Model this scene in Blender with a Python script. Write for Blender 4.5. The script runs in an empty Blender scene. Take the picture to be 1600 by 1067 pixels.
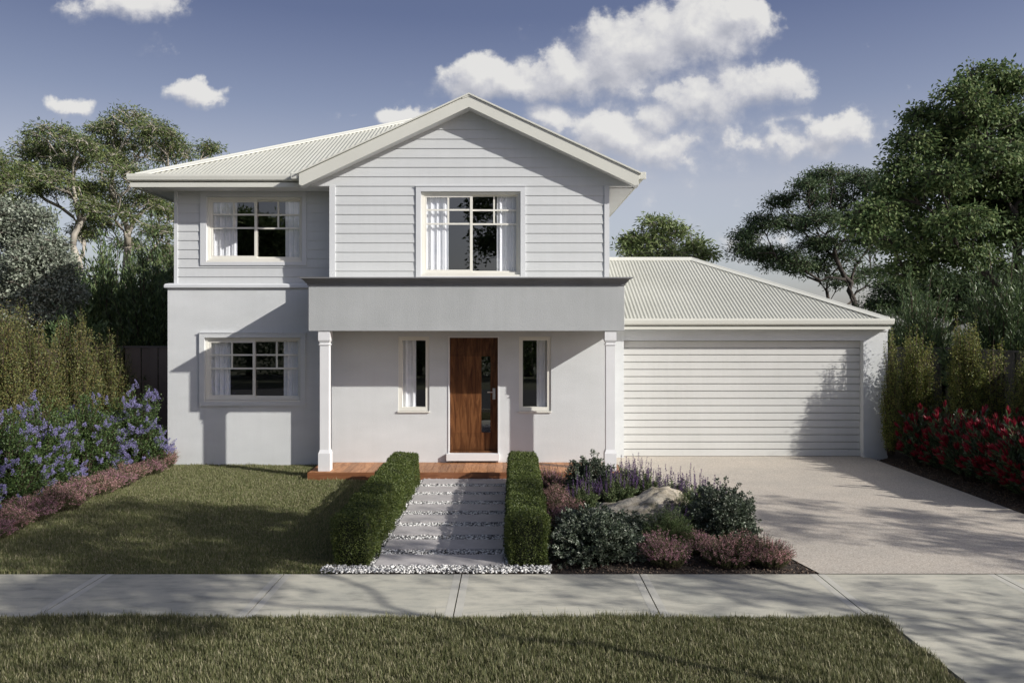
import bpy, math, random
import numpy as np
from mathutils import Vector
R = math.radians
random.seed(7)
rng = np.random.default_rng(11)
sc = bpy.context.scene
COL = sc.collection
F = 1250.0; H = 2.66           # focal length (px of the 1600 px wide picture), eye height
def W(px, py, Y): return ((px-800)/F*Y, Y, H-(py-510)/F*Y)

# ------------------------------------------------------------ materials
def new_mat(name):
    m = bpy.data.materials.new(name); m.use_nodes = True
    nt = m.node_tree; b = nt.nodes['Principled BSDF']
    return m, nt, b
def N(nt, t, **kw):
    n = nt.nodes.new(t)
    for k, v in kw.items():
        if k in n.inputs.keys(): n.inputs[k].default_value = v
        else: setattr(n, k, v)
    return n
def ramp(nt, stops):
    n = nt.nodes.new('ShaderNodeValToRGB'); e = n.color_ramp.elements
    while len(e) < len(stops): e.new(0.5)
    for i, (p, c) in enumerate(stops):
        e[i].position = p; e[i].color = (*c, 1) if len(c) == 3 else c
    return n
def coords(nt, scale=(1,1,1)):
    tc = nt.nodes.new('ShaderNodeTexCoord'); mp = nt.nodes.new('ShaderNodeMapping')
    mp.inputs['Scale'].default_value = scale
    nt.links.new(tc.outputs['Object'], mp.inputs['Vector']); return mp
def mat_noise(name, c1, c2, scale=4, rough=.7, bump=.0, bscale=60, detail=6, stretch=(1,1,1), spec=.4, dist=.01):
    m, nt, b = new_mat(name); mp = coords(nt, stretch)
    n = N(nt, 'ShaderNodeTexNoise', Scale=scale, Detail=detail); nt.links.new(mp.outputs[0], n.inputs['Vector'])
    r = ramp(nt, [(.32, c1), (.68, c2)]); nt.links.new(n.outputs['Fac'], r.inputs[0])
    nt.links.new(r.outputs[0], b.inputs['Base Color'])
    b.inputs['Roughness'].default_value = rough
    b.inputs['Specular IOR Level'].default_value = spec
    if bump:
        n2 = N(nt, 'ShaderNodeTexNoise', Scale=bscale, Detail=4); nt.links.new(mp.outputs[0], n2.inputs['Vector'])
        bp = N(nt, 'ShaderNodeBump', Strength=bump, Distance=dist); nt.links.new(n2.outputs['Fac'], bp.inputs['Height'])
        nt.links.new(bp.outputs[0], b.inputs['Normal'])
    return m
def leaf_mat(name, cols, rough=.5, trans=.28, spec=.35, k_=1.0):
    cols = [tuple(min(c*k_, .9) for c in q) for q in cols]
    m, nt, b = new_mat(name)
    g = nt.nodes.new('ShaderNodeNewGeometry')
    k = len(cols); r = ramp(nt, [(i/(k-1) if k > 1 else 0, c) for i, c in enumerate(cols)])
    nt.links.new(g.outputs['Random Per Island'], r.inputs[0])
    nt.links.new(r.outputs[0], b.inputs['Base Color'])
    b.inputs['Roughness'].default_value = rough; b.inputs['Specular IOR Level'].default_value = spec
    t = nt.nodes.new('ShaderNodeBsdfTranslucent'); nt.links.new(r.outputs[0], t.inputs['Color'])
    mx = nt.nodes.new('ShaderNodeMixShader'); mx.inputs[0].default_value = trans
    nt.links.new(b.outputs[0], mx.inputs[1]); nt.links.new(t.outputs[0], mx.inputs[2])
    nt.links.new(mx.outputs[0], nt.nodes['Material Output'].inputs['Surface'])
    return m

M = {}
M['render'] = mat_noise('painted_render', (.605,.62,.622), (.655,.67,.672), 1.3, .85, .35, 75, stretch=(1,1,2.6), spec=.2, dist=.012)
M['render_grey'] = mat_noise('grey_render', (.40,.412,.412), (.44,.452,.452), 1.8, .85, .4, 85, spec=.2, dist=.010)
M['board'] = mat_noise('painted_board', (.57,.585,.59), (.605,.62,.625), 1.1, .5, .08, 30, stretch=(.4,1,4), spec=.35)
M['trim'] = mat_noise('painted_trim', (.60,.615,.63), (.64,.655,.67), 2, .5, spec=.35)
M['white'] = mat_noise('white_paint', (.70,.70,.70), (.75,.75,.75), 2, .5, spec=.35)
M['cream'] = mat_noise('cream_paint', (.72,.70,.63), (.76,.745,.68), 2, .45, spec=.4)
M['metal'] = mat_noise('roof_steel', (.47,.47,.415), (.51,.51,.455), .9, .42, .0, spec=.4)
M['metal_trim'] = mat_noise('roof_trim_steel', (.61,.61,.55), (.65,.65,.59), 1.2, .4, spec=.4)
M['cornice'] = mat_noise('cornice_paint', (.17,.17,.175), (.21,.21,.215), 2, .5, spec=.4)
M['soffit'] = mat_noise('soffit_paint', (.66,.66,.66), (.70,.70,.70), 2, .7)
M['garage_door'] = mat_noise('garage_door_steel', (.60,.60,.575), (.64,.64,.615), .7, .45, spec=.4)
M['curtain'] = mat_noise('curtain_cloth', (.86,.87,.90), (.92,.92,.94), 5, .9)
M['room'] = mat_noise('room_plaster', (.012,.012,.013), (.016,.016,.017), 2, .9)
M['steel'] = mat_noise('brushed_steel', (.55,.55,.55), (.65,.65,.65), 8, .3); M['steel'].node_tree.nodes['Principled BSDF'].inputs['Metallic'].default_value = .9
M['paver'] = mat_noise('paver_concrete', (.43,.405,.40), (.48,.455,.45), 5, .8, .2, 120)
M['fence_brown'] = mat_noise('fence_brown_steel', (.21,.165,.13), (.27,.215,.175), 1.5, .55)
M['fence_grey'] = mat_noise('fence_timber', (.06,.055,.05), (.11,.10,.09), 3, .8, .3, 40, stretch=(6,6,1))
M['mulch'] = mat_noise('mulch_soil', (.03,.023,.018), (.075,.058,.045), 18, .95, 1, 60, dist=.03)
M['soil_lawn'] = mat_noise('lawn_soil', (.055,.055,.028), (.11,.09,.055), 14, .95, .8, 80, dist=.02)
M['ground'] = mat_noise('ground_earth', (.05,.06,.03), (.09,.09,.05), .6, .95)
M['asphalt'] = mat_noise('asphalt', (.045,.045,.047), (.06,.06,.06), 8, .9, .6, 200)
M['bark_gum'] = mat_noise('pale_bark', (.20,.17,.13), (.54,.50,.43), 2.2, .8, .5, 12, stretch=(1,1,.35))
M['bark_dark'] = mat_noise('dark_bark', (.035,.03,.025), (.085,.07,.06), 4, .9, .8, 20, stretch=(1,1,.3))
M['bark_mid'] = mat_noise('grey_bark', (.12,.105,.085), (.24,.21,.18), 4, .9, .8, 20, stretch=(1,1,.3))
M['twig'] = mat_noise('twig_bark', (.05,.035,.025), (.09,.065,.045), 8, .9)
M['rubber'] = mat_noise('joint_filler', (.02,.02,.02), (.03,.03,.03), 5, .9)

def weather(m, z0=0.0, amt=.10):
    nt = m.node_tree; b = nt.nodes['Principled BSDF']; src = b.inputs['Base Color'].links[0].from_socket
    mp = coords(nt, (7,7,.5)); n = N(nt, 'ShaderNodeTexNoise', Scale=1.5, Detail=7, Roughness=.65); nt.links.new(mp.outputs[0], n.inputs['Vector'])
    mp2 = coords(nt, (1,1,1)); n2 = N(nt, 'ShaderNodeTexNoise', Scale=.8, Detail=5); nt.links.new(mp2.outputs[0], n2.inputs['Vector'])
    r = ramp(nt, [(.35, (1-amt,1-amt,1-amt*1.1)), (.60, (1,1,1))]); nt.links.new(n.outputs['Fac'], r.inputs[0])
    r2 = ramp(nt, [(.35, (1-amt*.7,1-amt*.7,1-amt*.75)), (.65, (1.02,1.02,1.02))]); nt.links.new(n2.outputs['Fac'], r2.inputs[0])
    a = N(nt, 'ShaderNodeMix', data_type='RGBA', blend_type='MULTIPLY'); a.inputs[0].default_value = 1; nt.links.new(src, a.inputs[6]); nt.links.new(r.outputs[0], a.inputs[7])
    c = N(nt, 'ShaderNodeMix', data_type='RGBA', blend_type='MULTIPLY'); c.inputs[0].default_value = 1; nt.links.new(a.outputs[2], c.inputs[6]); nt.links.new(r2.outputs[0], c.inputs[7])
    nt.links.new(c.outputs[2], b.inputs['Base Color'])
weather(M['render'], amt=.022); weather(M['render_grey'], amt=.035); weather(M['board'], amt=.03); weather(M['garage_door'], amt=.03); weather(M['paver'], amt=.06); weather(M['metal'], amt=.05)
def concrete():
    m, nt, b = new_mat('footpath_concrete'); mp = coords(nt)
    n1 = N(nt, 'ShaderNodeTexNoise', Scale=.9, Detail=8, Roughness=.62, Distortion=.6)
    mp2 = coords(nt, (.7, 2.2, 1)); n2 = N(nt, 'ShaderNodeTexNoise', Scale=3.4, Detail=9, Roughness=.7)
    n3 = N(nt, 'ShaderNodeTexNoise', Scale=170, Detail=2)
    nt.links.new(mp.outputs[0], n1.inputs['Vector']); nt.links.new(mp2.outputs[0], n2.inputs['Vector']); nt.links.new(mp.outputs[0], n3.inputs['Vector'])
    r1 = ramp(nt, [(.3, (.40,.395,.345)), (.5, (.52,.50,.42)), (.7, (.60,.57,.48))])
    r2 = ramp(nt, [(.30, (.56,.57,.58)), (.5, (.93,.93,.92)), (.7, (1.08,1.06,1.02))])
    nt.links.new(n1.outputs['Fac'], r1.inputs[0]); nt.links.new(n2.outputs['Fac'], r2.inputs[0])
    mx = N(nt, 'ShaderNodeMix', data_type='RGBA', blend_type='MULTIPLY'); mx.inputs[0].default_value = 1
    nt.links.new(r1.outputs[0], mx.inputs[6]); nt.links.new(r2.outputs[0], mx.inputs[7])
    r3 = ramp(nt, [(.3, (.86,.86,.86)), (.7, (1.08,1.08,1.08))]); nt.links.new(n3.outputs['Fac'], r3.inputs[0])
    m2 = N(nt, 'ShaderNodeMix', data_type='RGBA', blend_type='MULTIPLY'); m2.inputs[0].default_value = 1
    nt.links.new(mx.outputs[2], m2.inputs[6]); nt.links.new(r3.outputs[0], m2.inputs[7])
    nt.links.new(m2.outputs[2], b.inputs['Base Color']); b.inputs['Roughness'].default_value = .85
    bp = N(nt, 'ShaderNodeBump', Strength=.35, Distance=.004); nt.links.new(n3.outputs['Fac'], bp.inputs['Height']); nt.links.new(bp.outputs[0], b.inputs['Normal'])
    return m
M['concrete'] = concrete()
M['concrete_band'] = mat_noise('trowelled_concrete', (.47,.455,.40), (.56,.54,.47), 4, .7, .1, 90)
def aggregate():
    m, nt, b = new_mat('exposed_aggregate'); mp = coords(nt)
    v = N(nt, 'ShaderNodeTexVoronoi', Scale=95); nt.links.new(mp.outputs[0], v.inputs['Vector'])
    n = N(nt, 'ShaderNodeTexNoise', Scale=1.2, Detail=7, Roughness=.6); nt.links.new(mp.outputs[0], n.inputs['Vector'])
    hs = N(nt, 'ShaderNodeSeparateColor'); nt.links.new(v.outputs['Color'], hs.inputs[0])
    r = ramp(nt, [(0, (.34,.295,.245)), (.25, (.455,.40,.335)), (.6, (.52,.465,.395)), (1, (.63,.58,.51))]); nt.links.new(hs.outputs[0], r.inputs[0])
    r2 = ramp(nt, [(.3, (.86,.87,.88)), (.7, (1.04,1.03,1.02))]); nt.links.new(n.outputs['Fac'], r2.inputs[0])
    mx = N(nt, 'ShaderNodeMix', data_type='RGBA', blend_type='MULTIPLY'); mx.inputs[0].default_value = 1
    nt.links.new(r.outputs[0], mx.inputs[6]); nt.links.new(r2.outputs[0], mx.inputs[7])
    nt.links.new(mx.outputs[2], b.inputs['Base Color']); b.inputs['Roughness'].default_value = .8
    bp = N(nt, 'ShaderNodeBump', Strength=.5, Distance=.004); bp.invert = True; nt.links.new(v.outputs['Distance'], bp.inputs['Height']); nt.links.new(bp.outputs[0], b.inputs['Normal'])
    return m
M['aggregate'] = aggregate()
def wood(name, c1, c2, c3, stretch, scale=3, rough=.45, bump=.1):
    m, nt, b = new_mat(name); mp = coords(nt, stretch)
    n = N(nt, 'ShaderNodeTexNoise', Scale=scale, Detail=8, Roughness=.6, Distortion=1.2); nt.links.new(mp.outputs[0], n.inputs['Vector'])
    g = nt.nodes.new('ShaderNodeNewGeometry')
    r = ramp(nt, [(.3, c1), (.5, c2), (.7, c3)]); nt.links.new(n.outputs['Fac'], r.inputs[0])
    mr = N(nt, 'ShaderNodeMapRange'); mr.inputs[3].default_value = .72; mr.inputs[4].default_value = 1.15
    nt.links.new(g.outputs['Random Per Island'], mr.inputs[0])
    vm = N(nt, 'ShaderNodeVectorMath', operation='SCALE'); nt.links.new(r.outputs[0], vm.inputs[0]); nt.links.new(mr.outputs[0], vm.inputs['Scale'])
    nt.links.new(vm.outputs[0], b.inputs['Base Color']); b.inputs['Roughness'].default_value = rough
    bp = N(nt, 'ShaderNodeBump', Strength=bump, Distance=.003); nt.links.new(n.outputs['Fac'], bp.inputs['Height']); nt.links.new(bp.outputs[0], b.inputs['Normal'])
    return m
M['door_wood'] =  wood('stained_door_timber', (.042,.016,.007), (.105,.042,.016), (.185,.082,.033), (5.5,1,.75), 2.6, .38)
M['deck_wood'] = wood('oiled_deck_timber', (.24,.10,.038), (.40,.185,.08), (.52,.27,.13), (7,.9,2), 3, .5)
M['deck_edge'] = wood('oiled_edge_timber', (.15,.055,.022), (.24,.095,.04), (.30,.13,.058), (.8,6,7), 3, .5)
M['door_wood'].node_tree.nodes['Principled BSDF'].inputs['Specular IOR Level'].default_value = .2
def glass():
    m = bpy.data.materials.new('window_glass'); m.use_nodes = True; nt = m.node_tree
    nt.nodes.remove(nt.nodes['Principled BSDF'])
    t = N(nt, 'ShaderNodeBsdfTransparent'); t.inputs[0].default_value = (.95,.96,.97,1)
    g = N(nt, 'ShaderNodeBsdfGlossy', Roughness=.0); g.inputs[0].default_value = (1,1,1,1)
    lw = N(nt, 'ShaderNodeLayerWeight'); lw.inputs[0].default_value = .5
    pw = nt.nodes.new('ShaderNodeMath'); pw.operation = 'POWER'; pw.inputs[1].default_value = 5; nt.links.new(lw.outputs['Facing'], pw.inputs[0])
    f = nt.nodes.new('ShaderNodeMath'); f.operation = 'MULTIPLY_ADD'; f.inputs[1].default_value = .84; f.inputs[2].default_value = .16; nt.links.new(pw.outputs[0], f.inputs[0]); mx = N(nt, 'ShaderNodeMixShader')
    nt.links.new(f.outputs[0], mx.inputs[0]); nt.links.new(t.outputs[0], mx.inputs[1]); nt.links.new(g.outputs[0], mx.inputs[2])
    nt.links.new(mx.outputs[0], nt.nodes['Material Output'].inputs['Surface'])
    return m
M['glass'] = glass()
def rockmat():
    m, nt, b = new_mat('sandstone'); mp = coords(nt, (1,1,2.2))
    n = N(nt, 'ShaderNodeTexNoise', Scale=5, Detail=10, Roughness=.65, Distortion=.7); nt.links.new(mp.outputs[0], n.inputs['Vector'])
    r = ramp(nt, [(.3, (.12,.10,.065)), (.43, (.31,.27,.20)), (.56, (.47,.42,.34)), (.66, (.34,.32,.25)), (.78, (.48,.44,.36))]); nt.links.new(n.outputs['Fac'], r.inputs[0])
    nt.links.new(r.outputs[0], b.inputs['Base Color']); b.inputs['Roughness'].default_value = .9
    bp = N(nt, 'ShaderNodeBump', Strength=.9, Distance=.03); nt.links.new(n.outputs['Fac'], bp.inputs['Height']); nt.links.new(bp.outputs[0], b.inputs['Normal'])
    return m
M['rock'] = rockmat()
M['pebble'] = leaf_mat('pebble_stone', [(.06,.06,.065),(.22,.215,.21),(.56,.55,.53),(.78,.77,.74),(.86,.85,.83)], .6, 0)
M['chip'] = leaf_mat('bark_chip', [(.03,.02,.015),(.09,.062,.045),(.18,.135,.10)], .9, 0)
M['grass'] = leaf_mat('grass_blade', [(.065,.08,.028),(.10,.115,.045),(.135,.145,.06),(.17,.16,.085),(.26,.235,.15)], .55, .35, .3, k_=1.6)
M['grass_front'] = leaf_mat('verge_grass_blade', [(.05,.06,.024),(.08,.09,.037),(.115,.12,.052),(.16,.155,.08),(.30,.27,.18)], .55, .35, .3, k_=1.55)
M['gum'] = leaf_mat('gum_leaf', [(.026,.044,.016),(.05,.072,.024),(.082,.102,.036),(.125,.135,.055)], k_=2.1)
M['gum_dark'] = leaf_mat('dark_gum_leaf', [(.018,.034,.016),(.035,.055,.024),(.06,.08,.035)], k_=2.3)
M['maple'] = leaf_mat('broad_leaf', [(.026,.045,.018),(.045,.07,.026),(.07,.095,.037),(.115,.135,.06)], .55, .3, .2, k_=2.3)
M['frangi'] = leaf_mat('glossy_leaf', [(.05,.072,.025),(.085,.11,.04),(.14,.16,.075)], .38, .25, k_=2.3)
M['silver'] = leaf_mat('silver_leaf', [(.085,.105,.075),(.14,.16,.12),(.21,.23,.18),(.28,.30,.25)], .6, .2, k_=1.5)
M['laurel'] = leaf_mat('laurel_leaf', [(.014,.025,.011),(.032,.047,.018),(.062,.082,.030)], .48, .2, .5, k_=3.0)
M['olive'] = leaf_mat('olive_gold_leaf', [(.040,.055,.018),(.075,.09,.028),(.115,.12,.038),(.15,.115,.045)], .5, .3, k_=1.6)
M['olive_green'] = leaf_mat('lime_leaf', [(.04,.06,.015),(.085,.11,.025),(.15,.16,.04),(.19,.17,.05)], .5, .3, k_=1.7)
M['cean'] = leaf_mat('lilac_bush_leaf', [(.018,.035,.012),(.035,.06,.018),(.065,.095,.03)], .45, .2, k_=1.7)
M['blue'] = leaf_mat('blue_petal', [(.20,.18,.38),(.29,.27,.50),(.42,.39,.64)], .7, .3)
M['heath_g'] = leaf_mat('heath_needle', [(.045,.055,.022),(.085,.095,.04),(.13,.125,.065)], .6, .25, k_=1.7)
M['pink'] = leaf_mat('heath_petal', [(.27,.13,.14),(.39,.21,.21),(.50,.33,.31)], .7, .3, k_=1.6)
M['pink_mauve'] = leaf_mat('mauve_heath_petal', [(.21,.09,.13),(.32,.16,.20),(.44,.27,.30)], .7, .3, k_=1.6)
M['greyleaf'] = leaf_mat('grey_green_leaf', [(.03,.045,.025),(.055,.075,.045),(.105,.13,.09),(.27,.29,.23)], .45, .15, .5, 1.2)
M['sage'] = leaf_mat('sage_leaf', [(.05,.075,.03),(.09,.12,.05),(.14,.17,.08)], .55, .25, k_=1.7)
M['purple'] = leaf_mat('purple_petal', [(.08,.04,.12),(.14,.08,.19),(.21,.14,.27)], .7, .3)
M['feather'] = leaf_mat('feathery_leaf', [(.04,.062,.024),(.07,.10,.038),(.11,.14,.062)], .55, .3, k_=1.5)
M['redtip'] = leaf_mat('red_bract', [(.13,.008,.018),(.26,.016,.034),(.36,.03,.05)], .4, .2, .35, 1.0)
M['leuco'] = leaf_mat('strap_leaf', [(.02,.04,.015),(.045,.07,.03),(.08,.11,.06)], .3, .15, .6, 1.7)
M['box'] = leaf_mat('box_leaf', [(.035,.055,.012),(.062,.088,.02),(.095,.12,.03),(.14,.165,.05)], .45, .25, k_=1.15)
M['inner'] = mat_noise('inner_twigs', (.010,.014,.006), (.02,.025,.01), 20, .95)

# ------------------------------------------------------------ mesh helpers
def link(name, me, parent=None):
    o = bpy.data.objects.new(name, me); COL.objects.link(o)
    if parent is not None: o.parent = parent
    return o
def tag(o, label=None, cat=None, group=None, kind=None):
    if label: o['label'] = label
    if cat: o['category'] = cat
    if group: o['group'] = group
    if kind: o['kind'] = kind
    return o
def empty(name, loc=(0,0,0), label=None, cat=None, group=None):
    o = bpy.data.objects.new(name, None); COL.objects.link(o); o.location = loc; o.empty_display_size = .2
    return tag(o, label, cat, group)
def fast_mesh(name, V, T, mats, mi=None, smooth=False):
    """V (n,3) float, T (m,k) int, all faces the same size"""
    me = bpy.data.meshes.new(name); V = np.asarray(V, np.float32); T = np.asarray(T, np.int32)
    k = T.shape[1]
    me.vertices.add(len(V)); me.vertices.foreach_set('co', V.ravel())
    me.loops.add(T.size); me.loops.foreach_set('vertex_index', T.ravel())
    me.polygons.add(len(T)); me.polygons.foreach_set('loop_start', np.arange(0, T.size, k, dtype=np.int32))
    for m in mats: me.materials.append(m)
    if mi is not None: me.polygons.foreach_set('material_index', np.asarray(mi, np.int32))
    if smooth: me.polygons.foreach_set('use_smooth', np.ones(len(T), bool))
    me.update(calc_edges=True); return me

class MB:
    def __init__(s): s.v = []; s.f = []; s.m = []
    def face(s, pts, m=0):
        n = len(s.v); s.v += [tuple(p) for p in pts]; s.f.append(tuple(range(n, n+len(pts)))); s.m.append(m); return s
    def box(s, x0, x1, y0, y1, z0, z1, m=0, bev=0):
        if bev: return s.bbox(x0, x1, y0, y1, z0, z1, bev, m)
        n = len(s.v)
        s.v += [(x0,y0,z0),(x1,y0,z0),(x1,y1,z0),(x0,y1,z0),(x0,y0,z1),(x1,y0,z1),(x1,y1,z1),(x0,y1,z1)]
        for q in ((0,3,2,1),(4,5,6,7),(0,1,5,4),(1,2,6,5),(2,3,7,6),(3,0,4,7)): s.f.append(tuple(n+i for i in q)); s.m.append(m)
        return s
    def bbox(s, x0, x1, y0, y1, z0, z1, b, m=0):
        import bmesh
        bm = bmesh.new(); bmesh.ops.create_cube(bm, size=1)
        for v in bm.verts: v.co = Vector((x0+(v.co.x+.5)*(x1-x0), y0+(v.co.y+.5)*(y1-y0), z0+(v.co.z+.5)*(z1-z0)))
        bmesh.ops.bevel(bm, geom=list(bm.edges), offset=b, segments=2, profile=.5, affect='EDGES')
        n = len(s.v); bm.verts.index_update()
        s.v += [tuple(v.co) for v in bm.verts]
        for f in bm.faces: s.f.append(tuple(n+v.index for v in f.verts)); s.m.append(m)
        bm.free(); return s
    def prism(s, poly, y0, y1, m=0):
        """poly in (x,z), ccw seen from -y, extruded from y0 (front) to y1"""
        k = len(poly); n = len(s.v)
        s.v += [(x,y0,z) for x,z in poly] + [(x,y1,z) for x,z in poly]
        s.f.append(tuple(range(n, n+k))); s.f.append(tuple(range(n+2*k-1, n+k-1, -1))); s.m += [m,m]
        for i in range(k):
            j = (i+1) % k; s.f.append((n+i, n+k+i, n+k+j, n+j)); s.m.append(m)
        return s
    def prism_z(s, poly, z0, z1, m=0):
        k = len(poly); n = len(s.v)
        s.v += [(x,y,z0) for x,y in poly] + [(x,y,z1) for x,y in poly]
        s.f.append(tuple(range(n+k-1, n-1, -1))); s.f.append(tuple(range(n+k, n+2*k))); s.m += [m,m]
        for i in range(k):
            j = (i+1) % k; s.f.append((n+i, n+j, n+k+j, n+k+i)); s.m.append(m)
        return s
    def sweep(s, prof, path, closed_prof=True, m=0):
        """prof: (outward, z) points; path: (x,y) points, outward = right of travel; mitred"""
        pts = [Vector((p[0], p[1])) for p in path]; k = len(prof); n = len(s.v)
        for i, p in enumerate(pts):
            ds = []
            if i > 0: ds.append((pts[i]-pts[i-1]).normalized())
            if i < len(pts)-1: ds.append((pts[i+1]-pts[i]).normalized())
            ns = [Vector((d.y, -d.x)) for d in ds]
            mt = ns[0] if len(ns) == 1 else (ns[0]+ns[1])/(1+ns[0].dot(ns[1]))
            for o, z in prof: s.v.append((p.x+mt.x*o, p.y+mt.y*o, z))
        for i in range(len(pts)-1):
            for j in range(k if closed_prof else k-1):
                a = n+i*k+j; b = n+i*k+(j+1) % k
                s.f.append((a, b, b+k, a+k)); s.m.append(m)
        if closed_prof:
            s.f.append(tuple(range(n+k-1, n-1, -1))); s.f.append(tuple(n+(len(pts)-1)*k+j for j in range(k))); s.m += [m,m]
        return s
    def bar(s, p, q, w, h, m=0, up=(0,0,1)):
        p = Vector(p); q = Vector(q); d = (q-p).normalized(); u = Vector(up); a = d.cross(u).normalized(); b = a.cross(d).normalized()
        n = len(s.v)
        for c in (p, q):
            for i, j in ((-1,-1),(1,-1),(1,1),(-1,1)): s.v.append(tuple(c+a*(i*w/2)+b*(j*h/2)))
        for qd in ((3,2,1,0),(4,5,6,7),(0,1,5,4),(1,2,6,5),(2,3,7,6),(3,0,4,7)): s.f.append(tuple(n+i for i in qd)); s.m.append(m)
        return s
    def tube(s, pts, rad, seg=8, m=0):
        n0 = len(s.v); pts = [Vector(p) for p in pts]
        for i, p in enumerate(pts):
            d = (pts[min(i+1, len(pts)-1)]-pts[max(i-1, 0)]).normalized()
            a = d.orthogonal().normalized(); b = d.cross(a)
            r = rad[i] if hasattr(rad, '__len__') else rad
            for j in range(seg): t = 2*math.pi*j/seg; s.v.append(tuple(p+a*math.cos(t)*r+b*math.sin(t)*r))
        for i in range(len(pts)-1):
            for j in range(seg):
                a = n0+i*seg+j; b = n0+i*seg+(j+1) % seg; s.f.append((a, b, b+seg, a+seg)); s.m.append(m)
        s.f.append(tuple(n0+j for j in range(seg-1, -1, -1))); s.f.append(tuple(n0+(len(pts)-1)*seg+j for j in range(seg))); s.m += [m,m]
        return s
    def build(s, name, mats, parent=None, smooth=False):
        me = bpy.data.meshes.new(name); me.from_pydata(s.v, [], s.f)
        for m in (mats if isinstance(mats, (list, tuple)) else [mats]): me.materials.append(m)
        me.polygons.foreach_set('material_index', s.m)
        import bmesh
        bm = bmesh.new(); bm.from_mesh(me); bmesh.ops.recalc_face_normals(bm, faces=bm.faces)
        bm.to_mesh(me); bm.free()
        if smooth: me.polygons.foreach_set('use_smooth', [True]*len(me.polygons))
        me.update(); return link(name, me, parent)

def wall_holes(x0, x1, z0, z1, y0, y1, holes):
    mb = MB()
    xs = sorted(set([x0, x1]+[h[0] for h in holes]+[h[1] for h in holes]))
    zs = sorted(set([z0, z1]+[h[2] for h in holes]+[h[3] for h in holes]))
    def solid(i, j):
        if i < 0 or j < 0 or i >= len(xs)-1 or j >= len(zs)-1: return False
        cx = (xs[i]+xs[i+1])/2; cz = (zs[j]+zs[j+1])/2
        return not any(h[0] < cx < h[1] and h[2] < cz < h[3] for h in holes)
    for i in range(len(xs)-1):
        for j in range(len(zs)-1):
            if not solid(i, j): continue
            a, b, c, d = xs[i], xs[i+1], zs[j], zs[j+1]
            mb.face([(a,y0,c),(b,y0,c),(b,y0,d),(a,y0,d)]); mb.face([(a,y1,d),(b,y1,d),(b,y1,c),(a,y1,c)])
            if not solid(i-1, j): mb.face([(a,y1,c),(a,y0,c),(a,y0,d),(a,y1,d)])
            if not solid(i+1, j): mb.face([(b,y0,c),(b,y1,c),(b,y1,d),(b,y0,d)])
            if not solid(i, j-1): mb.face([(a,y1,c),(b,y1,c),(b,y0,c),(a,y0,c)])
            if not solid(i, j+1): mb.face([(a,y0,d),(b,y0,d),(b,y1,d),(a,y1,d)])
    return mb
def finish(mb, name, mat, parent):     # faces already wound outwards; weld
    o = mb.build(name, mat, parent)
    return o

def strip_boards(mb, rows, z_bot, pitch, xl, xr, y, holes):
    """lapped boards: front leans, lower edge proud"""
    for r in range(rows):
        za, zb = z_bot+r*pitch, z_bot+(r+1)*pitch
        cuts = sorted(set([za, zb]+[h for hh in holes for h in hh[2:4] if za < h < zb]))
        yy = lambda z: y-.023+(z-za)/pitch*.013
        for c0, c1 in zip(cuts[:-1], cuts[1:]):
            mid = (c0+c1)/2
            segs = [(None, None)]
            hs = sorted([h for h in holes if h[2] < mid < h[3]])
            edges = ['L']+[e for h in hs for e in (h[0], h[1])]+['R']
            for k in range(0, len(edges), 2):
                e0, e1 = edges[k], edges[k+1]
                a0 = xl(c0) if e0 == 'L' else e0; a1 = xl(c1) if e0 == 'L' else e0
                b0 = xr(c0) if e1 == 'R' else e1; b1 = xr(c1) if e1 == 'R' else e1
                if b0-a0 < .01: continue
                if b1 < a1: a1 = b1 = (a1+b1)/2
                mb.face([(a0,yy(c0),c0),(b0,yy(c0),c0),(b1,yy(c1),c1),(a1,yy(c1),c1)])
                if c0 == za: mb.face([(a0,y-.003,c0),(b0,y-.003,c0),(b0,yy(c0),c0),(a0,yy(c0),c0)])

# ------------------------------------------------------------ house
YD, YL, YLL, YG = 14.9, 15.43, 15.38, 16.23
XL, XLL, XC, XR = -6.50, -6.62, -3.36, 1.79     # left walls, gable corner, right corner
PZ = 3.50
house = empty('house', (-.8, 15, 0), 'white two storey house with weatherboard gable, columned porch and attached double garage', 'house')
house.location = (0,0,0)
# window openings (x0,x1,z0,z1)
W_UL = (-5.88,-4.045,3.93,5.15); W_LL = (-5.90,-4.06,1.245,2.44); W_UC = (-1.69,.155,3.622,5.163)
W_S1 = (-2.12,-1.54,1.087,2.47); W_S2 = (.13,.727,1.087,2.47); DOOR = (-1.19,-.24,.135,2.475)
lw = wall_holes(XLL, XC+.2, -.1, 3.40, YLL, YLL+.25, [W_LL]).build('ground_floor_wall', M['render'], house)
wall_holes(XC, XR, -.1, 3.40, YD, YD+.22, [W_S1, W_S2, DOOR]).build('porch_wall', M['render'], house)
b = MB(); b.box(XC, XC+.2, YD+.221, YLL-.001, -.1, 3.40); b.build('porch_side_wall', M['render'], house)
b = MB(); b.box(XR-.22, XR, YD+.221, 24.5, -.1, 5.3); b.box(XLL, XLL+.2, YLL+.251, 24.5, -.1, 3.40); b.box(XLL, XR, 24.5, 24.7, -.1, 5.3); b.build('side_wall', M['render'], house)
b = MB(); b.sweep([(-.02,3.39),(.035,3.39),(.05,3.405),(.05,3.45),(.035,3.475),(-.02,3.49)], [(XLL, 20.0),(XLL, YLL),(-3.56, YLL)][::1]); b.build('string_moulding', M['trim'], house)
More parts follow.
